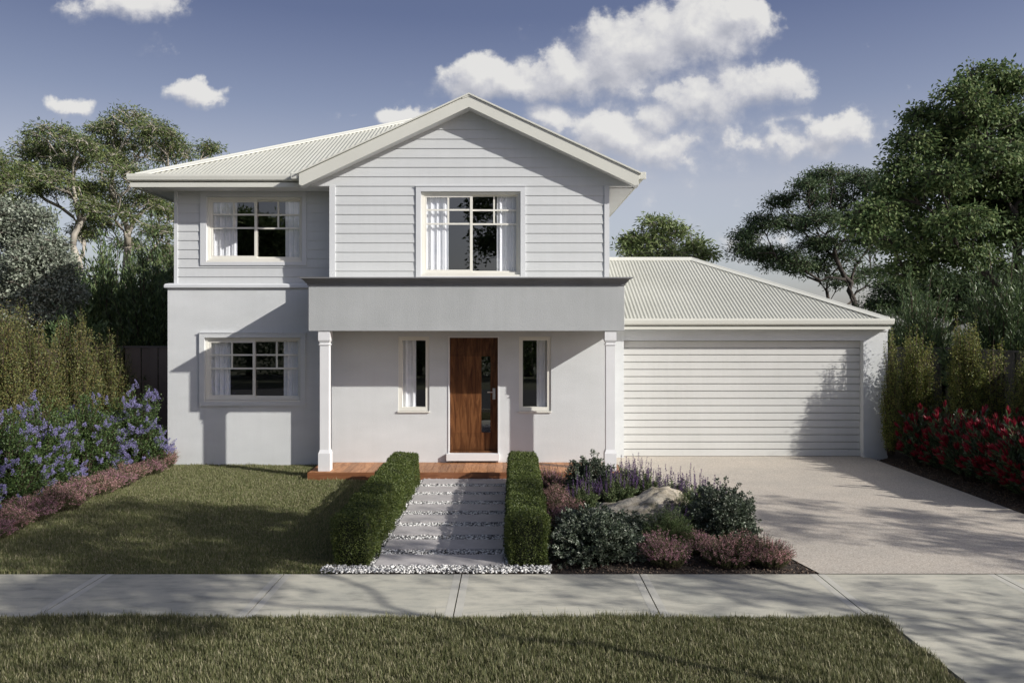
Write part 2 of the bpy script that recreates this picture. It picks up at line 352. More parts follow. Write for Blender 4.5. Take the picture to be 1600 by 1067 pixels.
# upper walls
wall_holes(XL, XC, 3.45, 5.3, YL, YL+.2, [W_UL]).build('upper_wall', M['trim'], house)
wall_holes(XC+.02, XR-.02, 3.45, 5.28, YD, YD+.2, [W_UC]).build('gable_wall', M['trim'], house)
AX, PT = -.785, .4626      # apex x, pitch
gz = lambda x: 6.70-abs(x-AX)*PT
b = MB(); b.prism([(AX-3.02,5.284),(AX+3.02,5.284),(AX,6.68)], YD, YD+.15); b.build('gable_infill', M['trim'], house)
b = MB(); b.box(XL, XL+.15, YL+.2, 24.5, 3.45, 5.3); b.build('upper_side_wall', M['board'], house)
pitch = .1752
TR_UL = (-6.0,-3.957,3.835,5.25); TR_UC = (-1.785,.25,3.50,5.272); TR_LL = (-6.0,-3.96,1.135,2.545)
b = MB(); strip_boards(b, 11, 3.44, pitch, lambda z: XL+.06, lambda z: XC-.0, YL, [TR_UL]); b.build('weatherboard', M['board'], house)
b = MB()
z0 = 5.268-10*pitch
def gl(z): return XC+.07 if z < 5.33 else AX-(6.70-z)/PT-.14
def gr(z): return XR-.07 if z < 5.33 else AX+(6.70-z)/PT+.14
def gl2(z): return max(AX-(6.71-z)/PT, AX-3.0) if z > 5.30 else XC+.07
def gr2(z): return min(AX+(6.71-z)/PT, AX+3.0) if z > 5.30 else XR-.07
strip_boards(b, 10, z0, pitch, lambda z: XC+.07, lambda z: XR-.07, YD, [TR_UC])
zt = z0+10*pitch
for r in range(9):
    za = zt+r*pitch
    if za > 6.66: break
    strip_boards(b, 1, za, min(pitch, 6.70-za), lambda z: AX-(6.70-z)/PT, lambda z: AX+(6.70-z)/PT, YD, [TR_UC] if za < TR_UC[3] else [])
b.build('gable_weatherboard', M['board'], house)
for q in ((XL-.005, XL+.062, YL-.034, YL+.01, 3.49, 5.254), (XC-.034, XC+.072, YD-.036, YD+.01, 3.5, 5.275), (XC-.036, XC-.001, YD+.011, YL-.02, 3.5, 5.254), (XR-.072, XR+.02, YD-.036, YD+.01, 3.5, 5.275)):
    b = MB(); b.box(*q); b.build('corner_trim', M['trim'], house)
def slope_z(x0, z): return z
def corr(name, origin, along, inward, length, top, pt, parent, amp=.010, per=.076, mat=None):
    """corrugated roof slope: columns from the eave up to top(s); along/inward are unit plan vectors"""
    n = int(length/(per/6)); V = []; T = []
    k = 0; prev = None
    for i in range(n+1):
        s_ = length*i/n; h = amp*math.cos(2*math.pi*s_/per); t = top(s_)
        if isinstance(t, tuple): t0, t1 = t
        else: t0, t1 = 0, t
        if t1-t0 < .02: prev = None; continue
        bx = origin[0]+along[0]*s_; by = origin[1]+along[1]*s_
        for t in (t0, t1): V.append((bx+inward[0]*t, by+inward[1]*t, origin[2]+t*pt+h))
        if prev is not None: T.append((prev, k, k+1, prev+1))
        prev = k; k += 2
    o = link(name, fast_mesh(name, V, T, [mat or M['metal']], smooth=True), parent); return o
# main hip roof
EX0, EX1, EY0, EY1, EZ, PM = -7.0, 2.3, 14.93, 25.3, 5.47, .485
roof = MB()
capr = M['metal_trim']
hw = (EX1-EX0)/2
def topm(L): return lambda s_: min(s_, L-s_, hw)
LX = EX1-EX0; LY = EY1-EY0
r0 = corr('roof', (EX0,EY0,EZ), (1,0), (0,1), LX, topm(LX), PM, house)
def sub(fn, *a, **k): return fn(*a, **k)
corr('side_slope', (EX0,EY1,EZ), (0,-1), (1,0), LY, topm(LY), PM, r0)
corr('side_slope', (EX1,EY0,EZ), (0,1), (-1,0), LY, topm(LY), PM, r0)
corr('rear_slope', (EX1,EY1,EZ), (-1,0), (0,-1), LX, topm(LX), PM, r0)
b = MB()
def hipcap(mb, p, q, w=.12, drop=.33):
    p = Vector(p); q = Vector(q); d = (q-p); a = Vector((d.y, -d.x, 0)).normalized(); n = len(mb.v)
    if abs(d.x*d.y) < 1e-6: drop = .46
    prof = [(-w,.02-w*drop),(-w*.35,.030-w*.35*drop+.004),(-.022,.040),(0,.046),(.022,.040),(w*.35,.030-w*.35*drop+.004),(w,.02-w*drop),(w,.004-w*drop),(0,-.01),(-w,.004-w*drop)]; k = len(prof)
    for c in (p, q):
        for o, z in prof: mb.v.append(tuple(c+a*o+Vector((0,0,z))))
    for i in range(k): j = (i+1) % k; mb.f.append((n+i, n+j, n+k+j, n+k+i)); mb.m.append(0)
    mb.f.append(tuple(range(n+k-1, n-1, -1))); mb.f.append(tuple(n+k+i for i in range(k))); mb.m += [0,0]
rz = EZ+hw*PM
hipcap(b, (EX0-.03,EY0-.03,EZ), (EX0+hw,EY0+hw,rz)); hipcap(b, (EX1,EY0,EZ), (EX1-hw,EY0+hw,rz)); hipcap(b, (EX0+hw,EY0+hw,rz), (EX0+hw,EY1-hw,rz))
b.build('ridge_cap', capr, r0)
# gable roof: two slopes running back into the main roof
GY = 14.62; GE = 3.10; gze = 6.86-GE*PT
def gtop(side):
    V = []
    return lambda s_: s_
n = int(4.0/.02)
for side in (-1, 1):
    # columns run along slope; corrugations vary with Y
    def tp(s_, side=side):
        y = GY+s_; tv = (y-EY0)   # valley: where main slope reaches this height
        t0 = 0 if tv < 0 else max(0, (EZ+tv*PM-gze)/PT-.05) 
        return (t0, GE) if t0 < GE else (0, 0)
    corr('gable_slope', (AX+side*GE, GY, gze), (0,1), (-side,0), 3.4, tp, PT, r0)
b = MB(); hipcap(b, (AX,GY-.04,6.86), (AX,18.0,6.86)); b.build('ridge_cap', capr, r0)
# barge boards, with rake soffit
b = MB(); bh = .215
for sd in (-1, 1):
    xo = AX+sd*(GE+.0); zo = 6.875-GE*PT
    pl = [(AX,6.875),(xo,zo),(xo,zo-bh+.02),(xo-sd*.06,zo-bh+.0),(AX,6.875-bh)]
    b.prism(pl if sd < 0 else pl[::-1], GY-.03, GY)
b.build('barge_board', M['metal_trim'], house)
b = MB()
for sd in (-1, 1):
    xo = AX+sd*(GE+.04); zo = 6.90-GE*PT
    pl = [(AX,6.915),(xo,zo+.0),(xo,zo-.03),(AX,6.885)]
    b.prism(pl if sd < 0 else pl[::-1], GY-.055, GY+.03)
b.build('barge_cap', M['metal_trim'], house)
b = MB()
for sd in (-1, 1):
    xo = AX+sd*GE; zo = 6.875-GE*PT-bh+.012
    pl = [(AX,6.875-bh+.012),(xo,zo),(xo,zo-.012),(AX,6.875-bh)]
    b.prism(pl if sd < 0 else pl[::-1], GY+.001, YD+.02)
b.build('rake_soffit', M['soffit'], house)
# level soffits and fascia, gutters
SZ = 5.255
b = MB(); b.prism_z([(EX0+.02,EY0+.02),(AX-GE+.02,EY0+.02),(AX-GE+.02,YD+.001),(XC-.037,YD+.001),(XC-.037,YL+.02),(XL+.02,YL+.02),(XL+.02,24.9),(EX0+.02,24.9)], SZ, SZ+.012); b.build('soffit', M['soffit'], house)
b = MB(); b.box(XR+.021, EX1-.01, YD+.155, 24.9, SZ, SZ+.012); b.build('soffit', M['soffit'], house)
b = MB(); b.prism([(XR+.021,5.270),(AX+3.03,5.270),(AX+3.03,5.282),(XR+.021,5.282)], YD-.02, YD+.154); b.build('soffit', M['soffit'], house)
b = MB()
b.sweep([(0,SZ-.012),(.085,SZ-.012),(.085,5.325),(.02,5.33),(.02,5.44),(0,5.44)], [(EX0,24.9),(EX0,EY0),(AX-GE-.0,EY0)])
b.build('fascia', M['metal_trim'], house)
b = MB(); b.box(EX1-.01, EX1+.012, GY+.001, 24.9, SZ-.012, 5.42); b.build('fascia', M['metal_trim'], house)
b = MB(); b.box(AX-GE-.012, AX-GE+.01, GY+.001, EY0-.001, SZ-.0, 5.42); b.build('fascia', M['metal_trim'], house)
gp = [(.022,5.35),(.10,5.35),(.125,5.372),(.135,5.44),(.13,5.485),(.118,5.485),(.118,5.44),(.105,5.375),(.03,5.368)]
def gutter(path, dz=0, ends=True):
    b = MB(); b.sweep([(o, z+dz) for o, z in gp], path); return b.build('gutter', M['metal_trim'], house)
gutter([(EX0,24.9),(EX0,EY0),(AX-GE-.13,EY0)]); 
gutter([(EX1,GY-.0),(EX1,24.9)], -.005)
b = MB(); b.box(AX-GE-.17, AX-GE-.012, GY+.0, EY0-.02, 5.35, 5.478, bev=.02); b.build('gutter_stop', M['metal_trim'], house)
b = MB(); b.box(EX1+.013, EX1+.150, GY-.012, GY+.02, 5.345, 5.478, bev=.006); b.build('gutter_stop', M['metal_trim'], house)
# downpipe-free portico
PX0, PX1, PY = -3.55, 1.96, 13.95
b = MB(); b.box(PX0, PX1, PY, PY+.28, 2.58, 3.375, bev=.006); b.box(PX0, PX0+.24, PY+.281, YLL-.002, 2.58, 3.375); b.box(PX1-.24, PX1, PY+.281, YG+.0, 2.58, 3.375)
b.build('porch_beam', M['render_grey'], house)
b = MB(); b.box(PX0+.24, PX1-.24, PY+.28, YD-.002, 2.60, 2.63); b.build('porch_ceiling', M['soffit'], house)
b = MB(); b.box(PX0-.02, XC-.04, YD-.0, YLL, 3.376, 3.50); b.box(PX0-.02, PX1+.02, PY, YD-.04, 3.376, 3.50); b.box(XR+.02, PX1, YD-.04, YG+1.2, 3.376, 3.50); b.build('porch_roof', M['metal'], house)
prof = [(0,3.376),(.018,3.376),(.018,3.40),(.03,3.412),(.045,3.42),(.055,3.44),(.075,3.465),(.105,3.485),(.13,3.49),(.13,3.512),(.0,3.512)]
b = MB(); b.sweep(prof, [(PX0,YLL-.03),(PX0,PY),(PX1,PY),(PX1,YG+1.2)]); b.build('cornice', M['cornice'], house)
def column(x0, x1, yc):
    b = MB(); cx = (x0+x1)/2; w = (x1-x0)/2
    def ring(r, z): return [(cx-r,yc-r,z),(cx+r,yc-r,z),(cx+r,yc+r,z),(cx-r,yc+r,z)]
    prof = [(w,.134),(w,.135),(w,.44),(w-.022,.50),(w-.024,.51),(w-.024,2.33),(w-.010,2.335),(w-.010,2.352),(w-.024,2.357),(w-.024,2.37),(w-.004,2.41),(w,2.42),(w,2.579)]
    n = len(b.v)
    for r, z in prof: b.v += ring(r, z)
    for i in range(len(prof)-1):
        for j in range(4): a = n+i*4+j; c = n+i*4+(j+1) % 4; b.f.append((a,c,c+4,a+4)); b.m.append(0)
    b.f.append((n+3,n+2,n+1,n)); k = n+4*(len(prof)-1); b.f.append((k,k+1,k+2,k+3)); b.m += [0,0]
    b.build('column', M['white'], house)
column(-3.385,-3.18,14.07); column(1.62,1.825,14.07)
# deck
b = MB(); x = -3.52
while x < 1.93:
    b.box(x, min(x+.136, 1.93), 13.89, YD-.002, .108, .133); x += .140
dk = b.build('deck', M['deck_wood'], house)
b = MB(); b.box(-3.545,1.95,13.86,13.889,-.02,.128); b.box(-3.545,-3.522,13.889,YD+.3,-.02,.128); b.build('deck_fascia', M['deck_edge'], dk)
b = MB(); b.box(-3.5,1.93,13.9,YD-.01,.0,.10); b.build('deck_frame', M['fence_grey'], dk)

# windows --------------------------------------------------------
def frame_ring(b, x0, x1, z0, z1, w, y0, y1, bev=0):
    b.box(x0, x1, y0, y1, z1-w, z1); b.box(x0, x1, y0, y1, z0, z0+w)
    b.box(x0, x0+w, y0, y1, z0+w, z1-w); b.box(x1-w, x1, y0, y1, z0+w, z1-w)
def curtain(b, x0, x1, z0, z1, y, folds):
    n = 60; w = x1-x0; ph = random.random()*6
    for i in range(n):
        def pt(i):
            t = i/n; a = math.sin(t*folds*6.283+ph)*.014+math.sin(t*folds*14.1+ph*2)*.006
            return x0+w*t, y+a
        (xa, ya), (xb, yb) = pt(i), pt(i+1)
        b.face([(xa,ya,z0),(xb,yb,z0),(xb,yb,z1),(xa,ya,z1)])
def window(rect, yw, trim=None, r1=.33, r2=.59, cur=(.28,.16)):
    x0, x1, z0, z1 = rect; xm = (x0+x1)/2+.01
    b = MB(); frame_ring(b, x0+.001, x1-.001, z0+.001, z1-.001, .045, yw+.018, yw+.14); b.box(x0-.012, x1+.012, yw-.03, yw+.03, z0-.03, z0+.0)
    w = b.build('window', M['cream'], house)
    # left sash stands forward, right one behind
    for k, (a, c, dy) in enumerate(((x0+.045, xm+.022, .035), (xm-.022, x1-.045, .075))):
        s = MB(); ya, yb = yw+dy, yw+dy+.035; za, zb = z0+.046, z1-.046
        sw = .048 if k == 0 else .030
        frame_ring(s, a+.001, c-.001, za, zb, sw, ya, yb)
        mx_ = (a+c)/2
        for rr in (r1, r2): s.box(a+sw, c-sw, ya+.006, yb-.006, z1-rr-.016, z1-rr+.016)
        s.box(mx_-.016, mx_+.016, ya+.0065, yb-.0065, z1-r2+.016, z1-r1-.016); s.box(mx_-.016, mx_+.016, ya+.0065, yb-.0065, z1-r1+.016, zb-sw)
        s.build('sash', M['cream'], w)
        g = MB(); g.face([(a+sw-.01,ya+.018,za+.02),(c-sw+.01,ya+.018,za+.02),(c-sw+.01,ya+.018,zb-.02),(a+sw-.01,ya+.018,zb-.02)]); g.build('pane', M['glass'], w)
    c = MB(); wd = x1-x0
    curtain(c, x0+.03, x0+cur[0]*wd, z0-.05, z1+.02, yw+.135, 4); c.build('curtain', M['curtain'], w)
    c = MB(); curtain(c, x1-cur[1]*wd, x1-.03, z0-.05, z1+.02, yw+.135, 3); c.build('curtain', M['curtain'], w)
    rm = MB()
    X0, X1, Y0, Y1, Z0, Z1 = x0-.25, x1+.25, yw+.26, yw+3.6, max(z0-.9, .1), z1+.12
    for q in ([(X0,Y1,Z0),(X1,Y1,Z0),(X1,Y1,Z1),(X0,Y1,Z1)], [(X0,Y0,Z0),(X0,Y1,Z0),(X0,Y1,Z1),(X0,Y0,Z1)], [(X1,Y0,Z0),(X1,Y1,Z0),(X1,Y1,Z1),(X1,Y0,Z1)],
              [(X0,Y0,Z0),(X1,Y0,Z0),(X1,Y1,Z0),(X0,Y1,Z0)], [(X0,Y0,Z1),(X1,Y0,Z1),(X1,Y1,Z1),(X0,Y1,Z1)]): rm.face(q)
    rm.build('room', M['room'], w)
    if trim:
        t = MB(); a, c, d, e = trim; m_ = [trim]
        t2 = wall_holes(a, c, d, e, yw-.040, yw+.002, [(x0-.004, x1+.004, z0-.031, z1+.004)])
        t2.build('architrave', M['trim'] if yw != YLL else M['render'], w)
        if yw == YLL: pass
        fl = MB(); fl.box(a-.012, c+.012, yw-.052, yw-.0405, e-.012, e+.004); fl.build('drip_edge', M['trim'], w)
    return w
window(W_UL, YL, TR_UL, cur=(.29,.2)); window(W_LL, YLL, TR_LL, cur=(.24,.2)); window(W_UC, YD, TR_UC, cur=(.27,.24))
def sidelight(rect, left):
    x0, x1, z0, z1 = rect; yw = YD
    b = MB(); frame_ring(b, x0+.001, x1-.001, z0+.001, z1-.001, .07, yw+.02, yw+.12); b.box(x0-.008, x1+.008, yw-.03, yw+.05, z0-.028, z0)
    w = b.build('sidelight', M['cream'], house)
    g = MB(); g.face([(x0+.06,yw+.09,z0+.06),(x1-.06,yw+.09,z0+.06),(x1-.06,yw+.09,z1-.06),(x0+.06,yw+.09,z1-.06)]); g.build('pane', M['glass'], w)
    c = MB(); wd = x1-x0
    if left: curtain(c, x0+.02, x0+.55*wd, z0-.05, z1+.05, yw+.128, 2)
    else: curtain(c, x0+.56*wd, x1-.02, z0-.05, z1+.05, yw+.128, 2)
    c.build('curtain', M['curtain'], w)
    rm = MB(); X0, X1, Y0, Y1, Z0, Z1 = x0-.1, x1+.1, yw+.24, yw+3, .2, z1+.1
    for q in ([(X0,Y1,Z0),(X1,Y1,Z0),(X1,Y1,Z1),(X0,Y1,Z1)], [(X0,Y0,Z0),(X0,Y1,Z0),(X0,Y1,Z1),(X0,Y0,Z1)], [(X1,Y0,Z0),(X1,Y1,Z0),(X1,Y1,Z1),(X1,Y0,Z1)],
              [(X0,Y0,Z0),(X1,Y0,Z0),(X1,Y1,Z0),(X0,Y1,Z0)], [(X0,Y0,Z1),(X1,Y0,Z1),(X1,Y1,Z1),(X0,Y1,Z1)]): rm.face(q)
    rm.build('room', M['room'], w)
sidelight(W_S1, True); sidelight(W_S2, False)
# front door
x0, x1, z0, z1 = DOOR
b = MB(); b.box(x0+.001,x0+.022,YD-.012,YD+.2,.137,z1-.001); b.box(x1-.022,x1-.001,YD-.012,YD+.2,.137,z1-.001); b.box(x0+.022,x1-.022,YD-.012,YD+.2,z1-.024,z1-.001)
df = b.build('door_frame', M['white'], house)
b = MB(); b.box(x0-.03, x1+.01, YD-.09, YD+.2, .17, .30, bev=.006); b.build('threshold', M['white'], house)
YDD = YD+.13; GX0, GX1, GZ0, GZ1 = -.575, -.405, .67, 2.10
leaf = wall_holes(x0+.023, x1-.023, .335, z1-.026, YDD, YDD+.045, [(GX0,GX1,GZ0,GZ1)]).build('front_door', M['door_wood'], house)
b = MB(); b.box(x0+.023, x1-.023, YD+.06, YD+.19, .301, .331); b.build('door_sill', M['door_wood'], leaf)
b = MB(); b.face([(GX0,YDD+.02,GZ0),(GX1,YDD+.02,GZ0),(GX1,YDD+.02,GZ1),(GX0,YDD+.02,GZ1)]); b.build('glass_panel', M['glass'], leaf)
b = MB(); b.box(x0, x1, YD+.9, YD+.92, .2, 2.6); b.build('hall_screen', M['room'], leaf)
b = MB(); b.box(-.365,-.312,YDD-.012,YDD+.001,1.29,1.50,bev=.004); b.tube([(-.338,YDD-.012,1.43),(-.338,YDD-.055,1.43)], .012, 12); b.tube([(-.328,YDD-.055,1.43),(-.46,YDD-.055,1.43)], .011, 12); b.tube([(-.338,YDD-.03,1.335),(-.338,YDD-.001,1.335)], .014, 14)
b.build('door_handle', M['steel'], leaf, smooth=False)

# garage ---------------------------------------------------------
GO = (2.27,7.13,-.1,2.372)
wall_holes(XR, 7.62, -.1, 2.602, YG, YG+.24, [GO]).build('garage_wall', M['render'], house)
b = MB(); b.box(7.40,7.62,YG+.241,22.3,-.1,2.602); b.box(XR,7.62,22.3,22.5,-.1,2.66); b.build('garage_side_wall', M['render'], house)
yg = YG+.15; n = 16; ph = 2.372/n; 
b = MB()
for k in range(n):
    za = k*ph+.008; zb = (k+1)*ph-.008; g = .007
    pts = [(yg+.030,za-.001),(yg+.004,za+g*.25),(yg,za+g),(yg,zb-g),(yg+.004,zb-g*.25),(yg+.030,zb+.001)]
    for (ya, z_a), (yb, z_b) in zip(pts[:-1], pts[1:]): b.face([(GO[0]+.001,ya,z_a),(GO[1]-.001,ya,z_a),(GO[1]-.001,yb,z_b),(GO[0]+.001,yb,z_b)])
b.box(GO[0]+.001, GO[1]-.001, yg+.031, yg+.06, 0.0, 2.371)
b.build('garage_door', M['garage_door'], house)
GXa, GYa, GEZ, L1 = XR, 16.06, 2.80, 5.85
GX1_ = 7.53
t = 3.2
def gtopf(s_): return min(GX1_-XR-s_, t)
corr('garage_roof', (XR, GYa, GEZ), (1,0), (0,1), GX1_-XR, lambda s_: min(GX1_-XR-s_, t), PT, house)
gr_ = bpy.data.objects['garage_roof']
corr('side_slope', (GX1_, GYa, GEZ), (0,1), (-1,0), 2*t, lambda s_: min(s_, 2*t-s_), PT, gr_)
corr('rear_slope', (GX1_, GYa+2*t, GEZ), (-1,0), (0,-1), GX1_-XR, lambda s_: min(s_, t), PT, gr_)
b = MB(); zr = GEZ+t*PT; b2 = MB()
hipcap(b, (GX1_+.03,GYa-.03,GEZ), (GX1_-t,GYa+t,zr)); hipcap(b, (GX1_-t,GYa+t,zr), (XR,GYa+t,zr)); b.bar((XR+.012,GYa,GEZ+.05),(XR+.012,GYa+t,zr+.05),.02,.12); b.build('ridge_cap', capr, gr_)
b = MB(); b.sweep([(o, z-5.485+2.82) for o, z in gp], [(XR+.1,GYa+.02),(GX1_-.03,GYa+.02),(GX1_-.03,22.4)]); b.build('gutter', M['metal_trim'], house)
b = MB(); b.sweep([(0,2.60),(.075,2.60),(.075,2.655),(.018,2.66),(.018,2.79),(0,2.79)], [(XR+.1,GYa+.02),(GX1_-.03,GYa+.02),(GX1_-.03,22.4)]); b.box(XR+.1, GX1_-.03, GYa+.021, YG+.3, 2.603, 2.615); b.build('fascia', M['metal_trim'], house)
b = MB(); b.box(1.99, 7.621, YG-.022, YG-.0005, 2.565, 2.602); b.build('soffit_mould', M['trim'], house)

# ------------------------------------------------------------ ground, paths
def sheet(name, poly, z, mat, kind='structure'):
    b = MB(); b.face([(x, y, z) for x, y in poly]); o = b.build(name, mat); o['kind'] = kind; return o
sheet('ground', [(-400,-400),(400,-400),(400,500),(-400,500)], -.06, M['ground'])
b = MB(); b.box(-60,60,-4.2,4.3,-.055,-.05+.001); tag(b.build('road', M['asphalt']), kind='structure')
b = MB(); b.box(-60,3.3,4.3,4.45,-.06,.012,bev=.01); b.box(7.5,60,4.3,4.45,-.06,.012,bev=.01); tag(b.build('kerb', M['concrete']), kind='structure')
# lawn base, verge base, beds
FY0, FY1 = 7.31, 8.60
sheet('verge_soil', [(-60,4.45),(3.38,4.45),(3.38,FY0),(-60,FY0)], -.012, M['soil_lawn'])
sheet('verge_soil', [(7.4,4.45),(60,4.45),(60,FY0),(7.4,FY0)], -.012, M['soil_lawn'])
sheet('lawn_soil', [(-6.5,FY1),(-1.9,FY1),(-1.9,15.5),(-6.5,15.5)], -.010, M['soil_lawn'])
sheet('garden_soil', [(-14,FY1),(-6.5,FY1),(-6.5,18),(-14,18)], -.004, M['mulch'])
def bedx(y): return 2.10+(14.6-y)*.20
sheet('garden_soil', [(-.06,FY1),(bedx(FY1),FY1),(bedx(14.6),14.6),(1.9,15.0),(-.06,15.0)], -.004, M['mulch'])
sheet('garden_soil', [(7.27,FY1),(14,FY1),(14,18),(7.62,18),(7.62,16.23),(7.27,15.9)], -.004, M['mulch'])
sheet('path_bed', [(-1.99,FY1+.002),(.42,FY1+.002),(.42,13.86),(-1.99,13.86)], .0, M['mulch'])
# driveway: exposed aggregate
sheet('driveway', [(bedx(FY1)+.012,FY1+.008),(7.25,FY1+.008),(7.25,16.5),(1.95,16.5),(1.95,15.0),(bedx(14.6)+.01,14.6)], .004, M['aggregate'])
b = MB(); b.box(7.25,7.262,FY1+.008,15.9,-.05,.004); b.build('driveway_edge', M['rubber'])['kind'] = 'structure'
b = MB(); b.box(-60,60,FY1-.0,FY1+.008,-.05,-.008); b.build('path_joint', M['rubber'])['kind'] = 'structure'
# footpath slabs with trowelled edges
b = MB(); joints = [-4.36+1.91*k for k in range(-8, 12)]
for a, c in zip(joints[:-1], joints[1:]):
    g = .006; w = .075
    b.box(a+g, c-g, FY0, FY1-.003, -.05, .0, 0)
    for u, v in ((a+g, a+g+w), (c-g-w, c-g)): b.face([(u,FY0+.002,.0012),(v,FY0+.002,.0012),(v,FY1-.004,.0012),(u,FY1-.004,.0012)], 1)
fp = b.build('footpath', [M['concrete'], M['concrete_band']]); fp['kind'] = 'structure'
b = MB(); b.box(3.40,5.26,4.3,FY0-.010,-.055,-.001); b.box(5.272,7.4,4.3,FY0-.010,-.055,-.001); b.box(3.39,7.4,FY0-.0095,FY0-.0005,-.05,-.012,1); b.build('driveway_crossover', [M['concrete'], M['rubber']])['kind'] = 'structure'

# stepping pavers
ordn = ['first','second','third','fourth','fifth','sixth','seventh','eighth','ninth','tenth','eleventh','twelfth','thirteenth','fourteenth']
b = MB(); b.box(-.71,.71,0,.425,-.03,.0,bev=.006); 
pv = b.build('paver', M['paver'])
for k in range(8):
    o = pv if k == 0 else pv.copy()
    if k: COL.objects.link(o)
    o.location = (-.815, 8.83+.655*k, .028+.0006*(k % 3)); o.rotation_euler.z = R(random.uniform(-.4, .4))
    nm = ['rectangular grey stepping paver nearest the footpath', 'second rectangular grey stepping paver from the footpath', 'third rectangular grey stepping paver from the footpath', 'fourth rectangular grey stepping paver from the footpath',
          'fifth rectangular grey stepping paver from the footpath', 'third rectangular grey stepping paver from the timber deck', 'second rectangular grey stepping paver from the timber deck', 'rectangular grey stepping paver right against the timber deck'][k]
    tag(o, nm, 'paver', 'stepping pavers between the hedges')

def ico():
    t = (1+5**.5)/2
    V = np.array([(-1,t,0),(1,t,0),(-1,-t,0),(1,-t,0),(0,-1,t),(0,1,t),(0,-1,-t),(0,1,-t),(t,0,-1),(t,0,1),(-t,0,-1),(-t,0,1)], float)/math.sqrt(1+t*t)
    T = np.array([(0,11,5),(0,5,1),(0,1,7),(0,7,10),(0,10,11),(1,5,9),(5,11,4),(11,10,2),(10,7,6),(7,1,8),(3,9,4),(3,4,2),(3,2,6),(3,6,8),(3,8,9),(4,9,5),(2,4,11),(6,2,10),(8,6,7),(9,8,1)])
    return V, T
def rot_rand(n):
    q = rng.normal(size=(n,4)); q /= np.linalg.norm(q, axis=1)[:,None]; w,x,y,z = q.T
    return np.stack([np.stack([1-2*(y*y+z*z),2*(x*y-z*w),2*(x*z+y*w)],-1), np.stack([2*(x*y+z*w),1-2*(x*x+z*z),2*(y*z-x*w)],-1), np.stack([2*(x*z-y*w),2*(y*z+x*w),1-2*(x*x+y*y)],-1)], 1)
def pebbles(name, P, size, mat, label, cat):
    V, T = ico(); n = len(P)
    s_ = rng.uniform(.5, 1, (n,1,3))*size*rng.uniform(.6, 1.3, (n,1,1)); 
    A = (V[None]*rng.uniform(.8,1.15,(n,12,1)))*s_; A = np.einsum('nij,nkj->nki', rot_rand(n), A); A[:,:,2] *= .7
    A += P[:,None,:]
    TT = (T[None]+12*np.arange(n)[:,None,None]).reshape(-1,3)
    o = link(name, fast_mesh(name, A.reshape(-1,3), TT, [mat])); return tag(o, label, cat, kind='stuff')
def rect_pts(n, x0, x1, y0, y1, z0=0, z1=.01):
    return np.stack([rng.uniform(x0,x1,n), rng.uniform(y0,y1,n), rng.uniform(z0,z1,n)], 1)
P = [rect_pts(2600, -2.08, .43, 8.61, 8.84, .008, .03)]
for k in range(8): y = 8.83+.655*k; P.append(rect_pts(1250, -1.54, -.1, y+.43, y+.65, .002, .022))
P.append(rect_pts(1300, -1.60, -1.51, 8.7, 13.8, .004, .018)); P.append(rect_pts(1300, -.12, -.03, 8.7, 13.8, .004, .018))
pebbles('white_pebbles', np.concatenate(P), .017, M['pebble'], 'white and grey pebbles around the stepping pavers', 'pebbles')
P = []
q = rect_pts(9000, -.0, 3.3, 8.62, 14.5, .0, .012); q = q[q[:,0] < bedx(q[:,1])-.01]; P.append(q)
P.append(rect_pts(5000, 7.28, 9.5, 10, 16, 0, .012)); P.append(rect_pts(3500, -8.5, -6.5, 9, 15.4, 0, .012))
o = pebbles('bark_mulch', np.concatenate(P), .016, M['chip'], 'dark bark mulch chips covering the garden beds', 'mulch')

# ------------------------------------------------------------ foliage core
def unit(v): return v/np.maximum(np.linalg.norm(v, axis=-1, keepdims=True), 1e-6)
def leaf_arrays(P, D, L, Wd, fold=.25, curve=.0):
    """one folded four-cornered leaf per point: base P, direction D"""
    n = len(P); D = unit(D); r = unit(rng.normal(size=(n,3))); S = unit(np.cross(D, r)); U = np.cross(S, D)
    L = np.broadcast_to(np.asarray(L, float), (n,))[:,None]*rng.uniform(.7,1.25,(n,1)); Wd = np.broadcast_to(np.asarray(Wd, float), (n,))[:,None]*rng.uniform(.75,1.2,(n,1))
    b = P; tip = P+D*L+U*L*curve; mid = P+D*L*.45
    l = mid+S*Wd*.5+U*Wd*fold; r_ = mid-S*Wd*.5+U*Wd*fold
    V = np.stack([b,l,tip,r_],1).reshape(-1,3)
    k = 4*np.arange(n)[:,None]
    T = np.concatenate([k+np.array([[0,1,2]]), k+np.array([[0,2,3]])],1).reshape(-1,3)
    return V, T
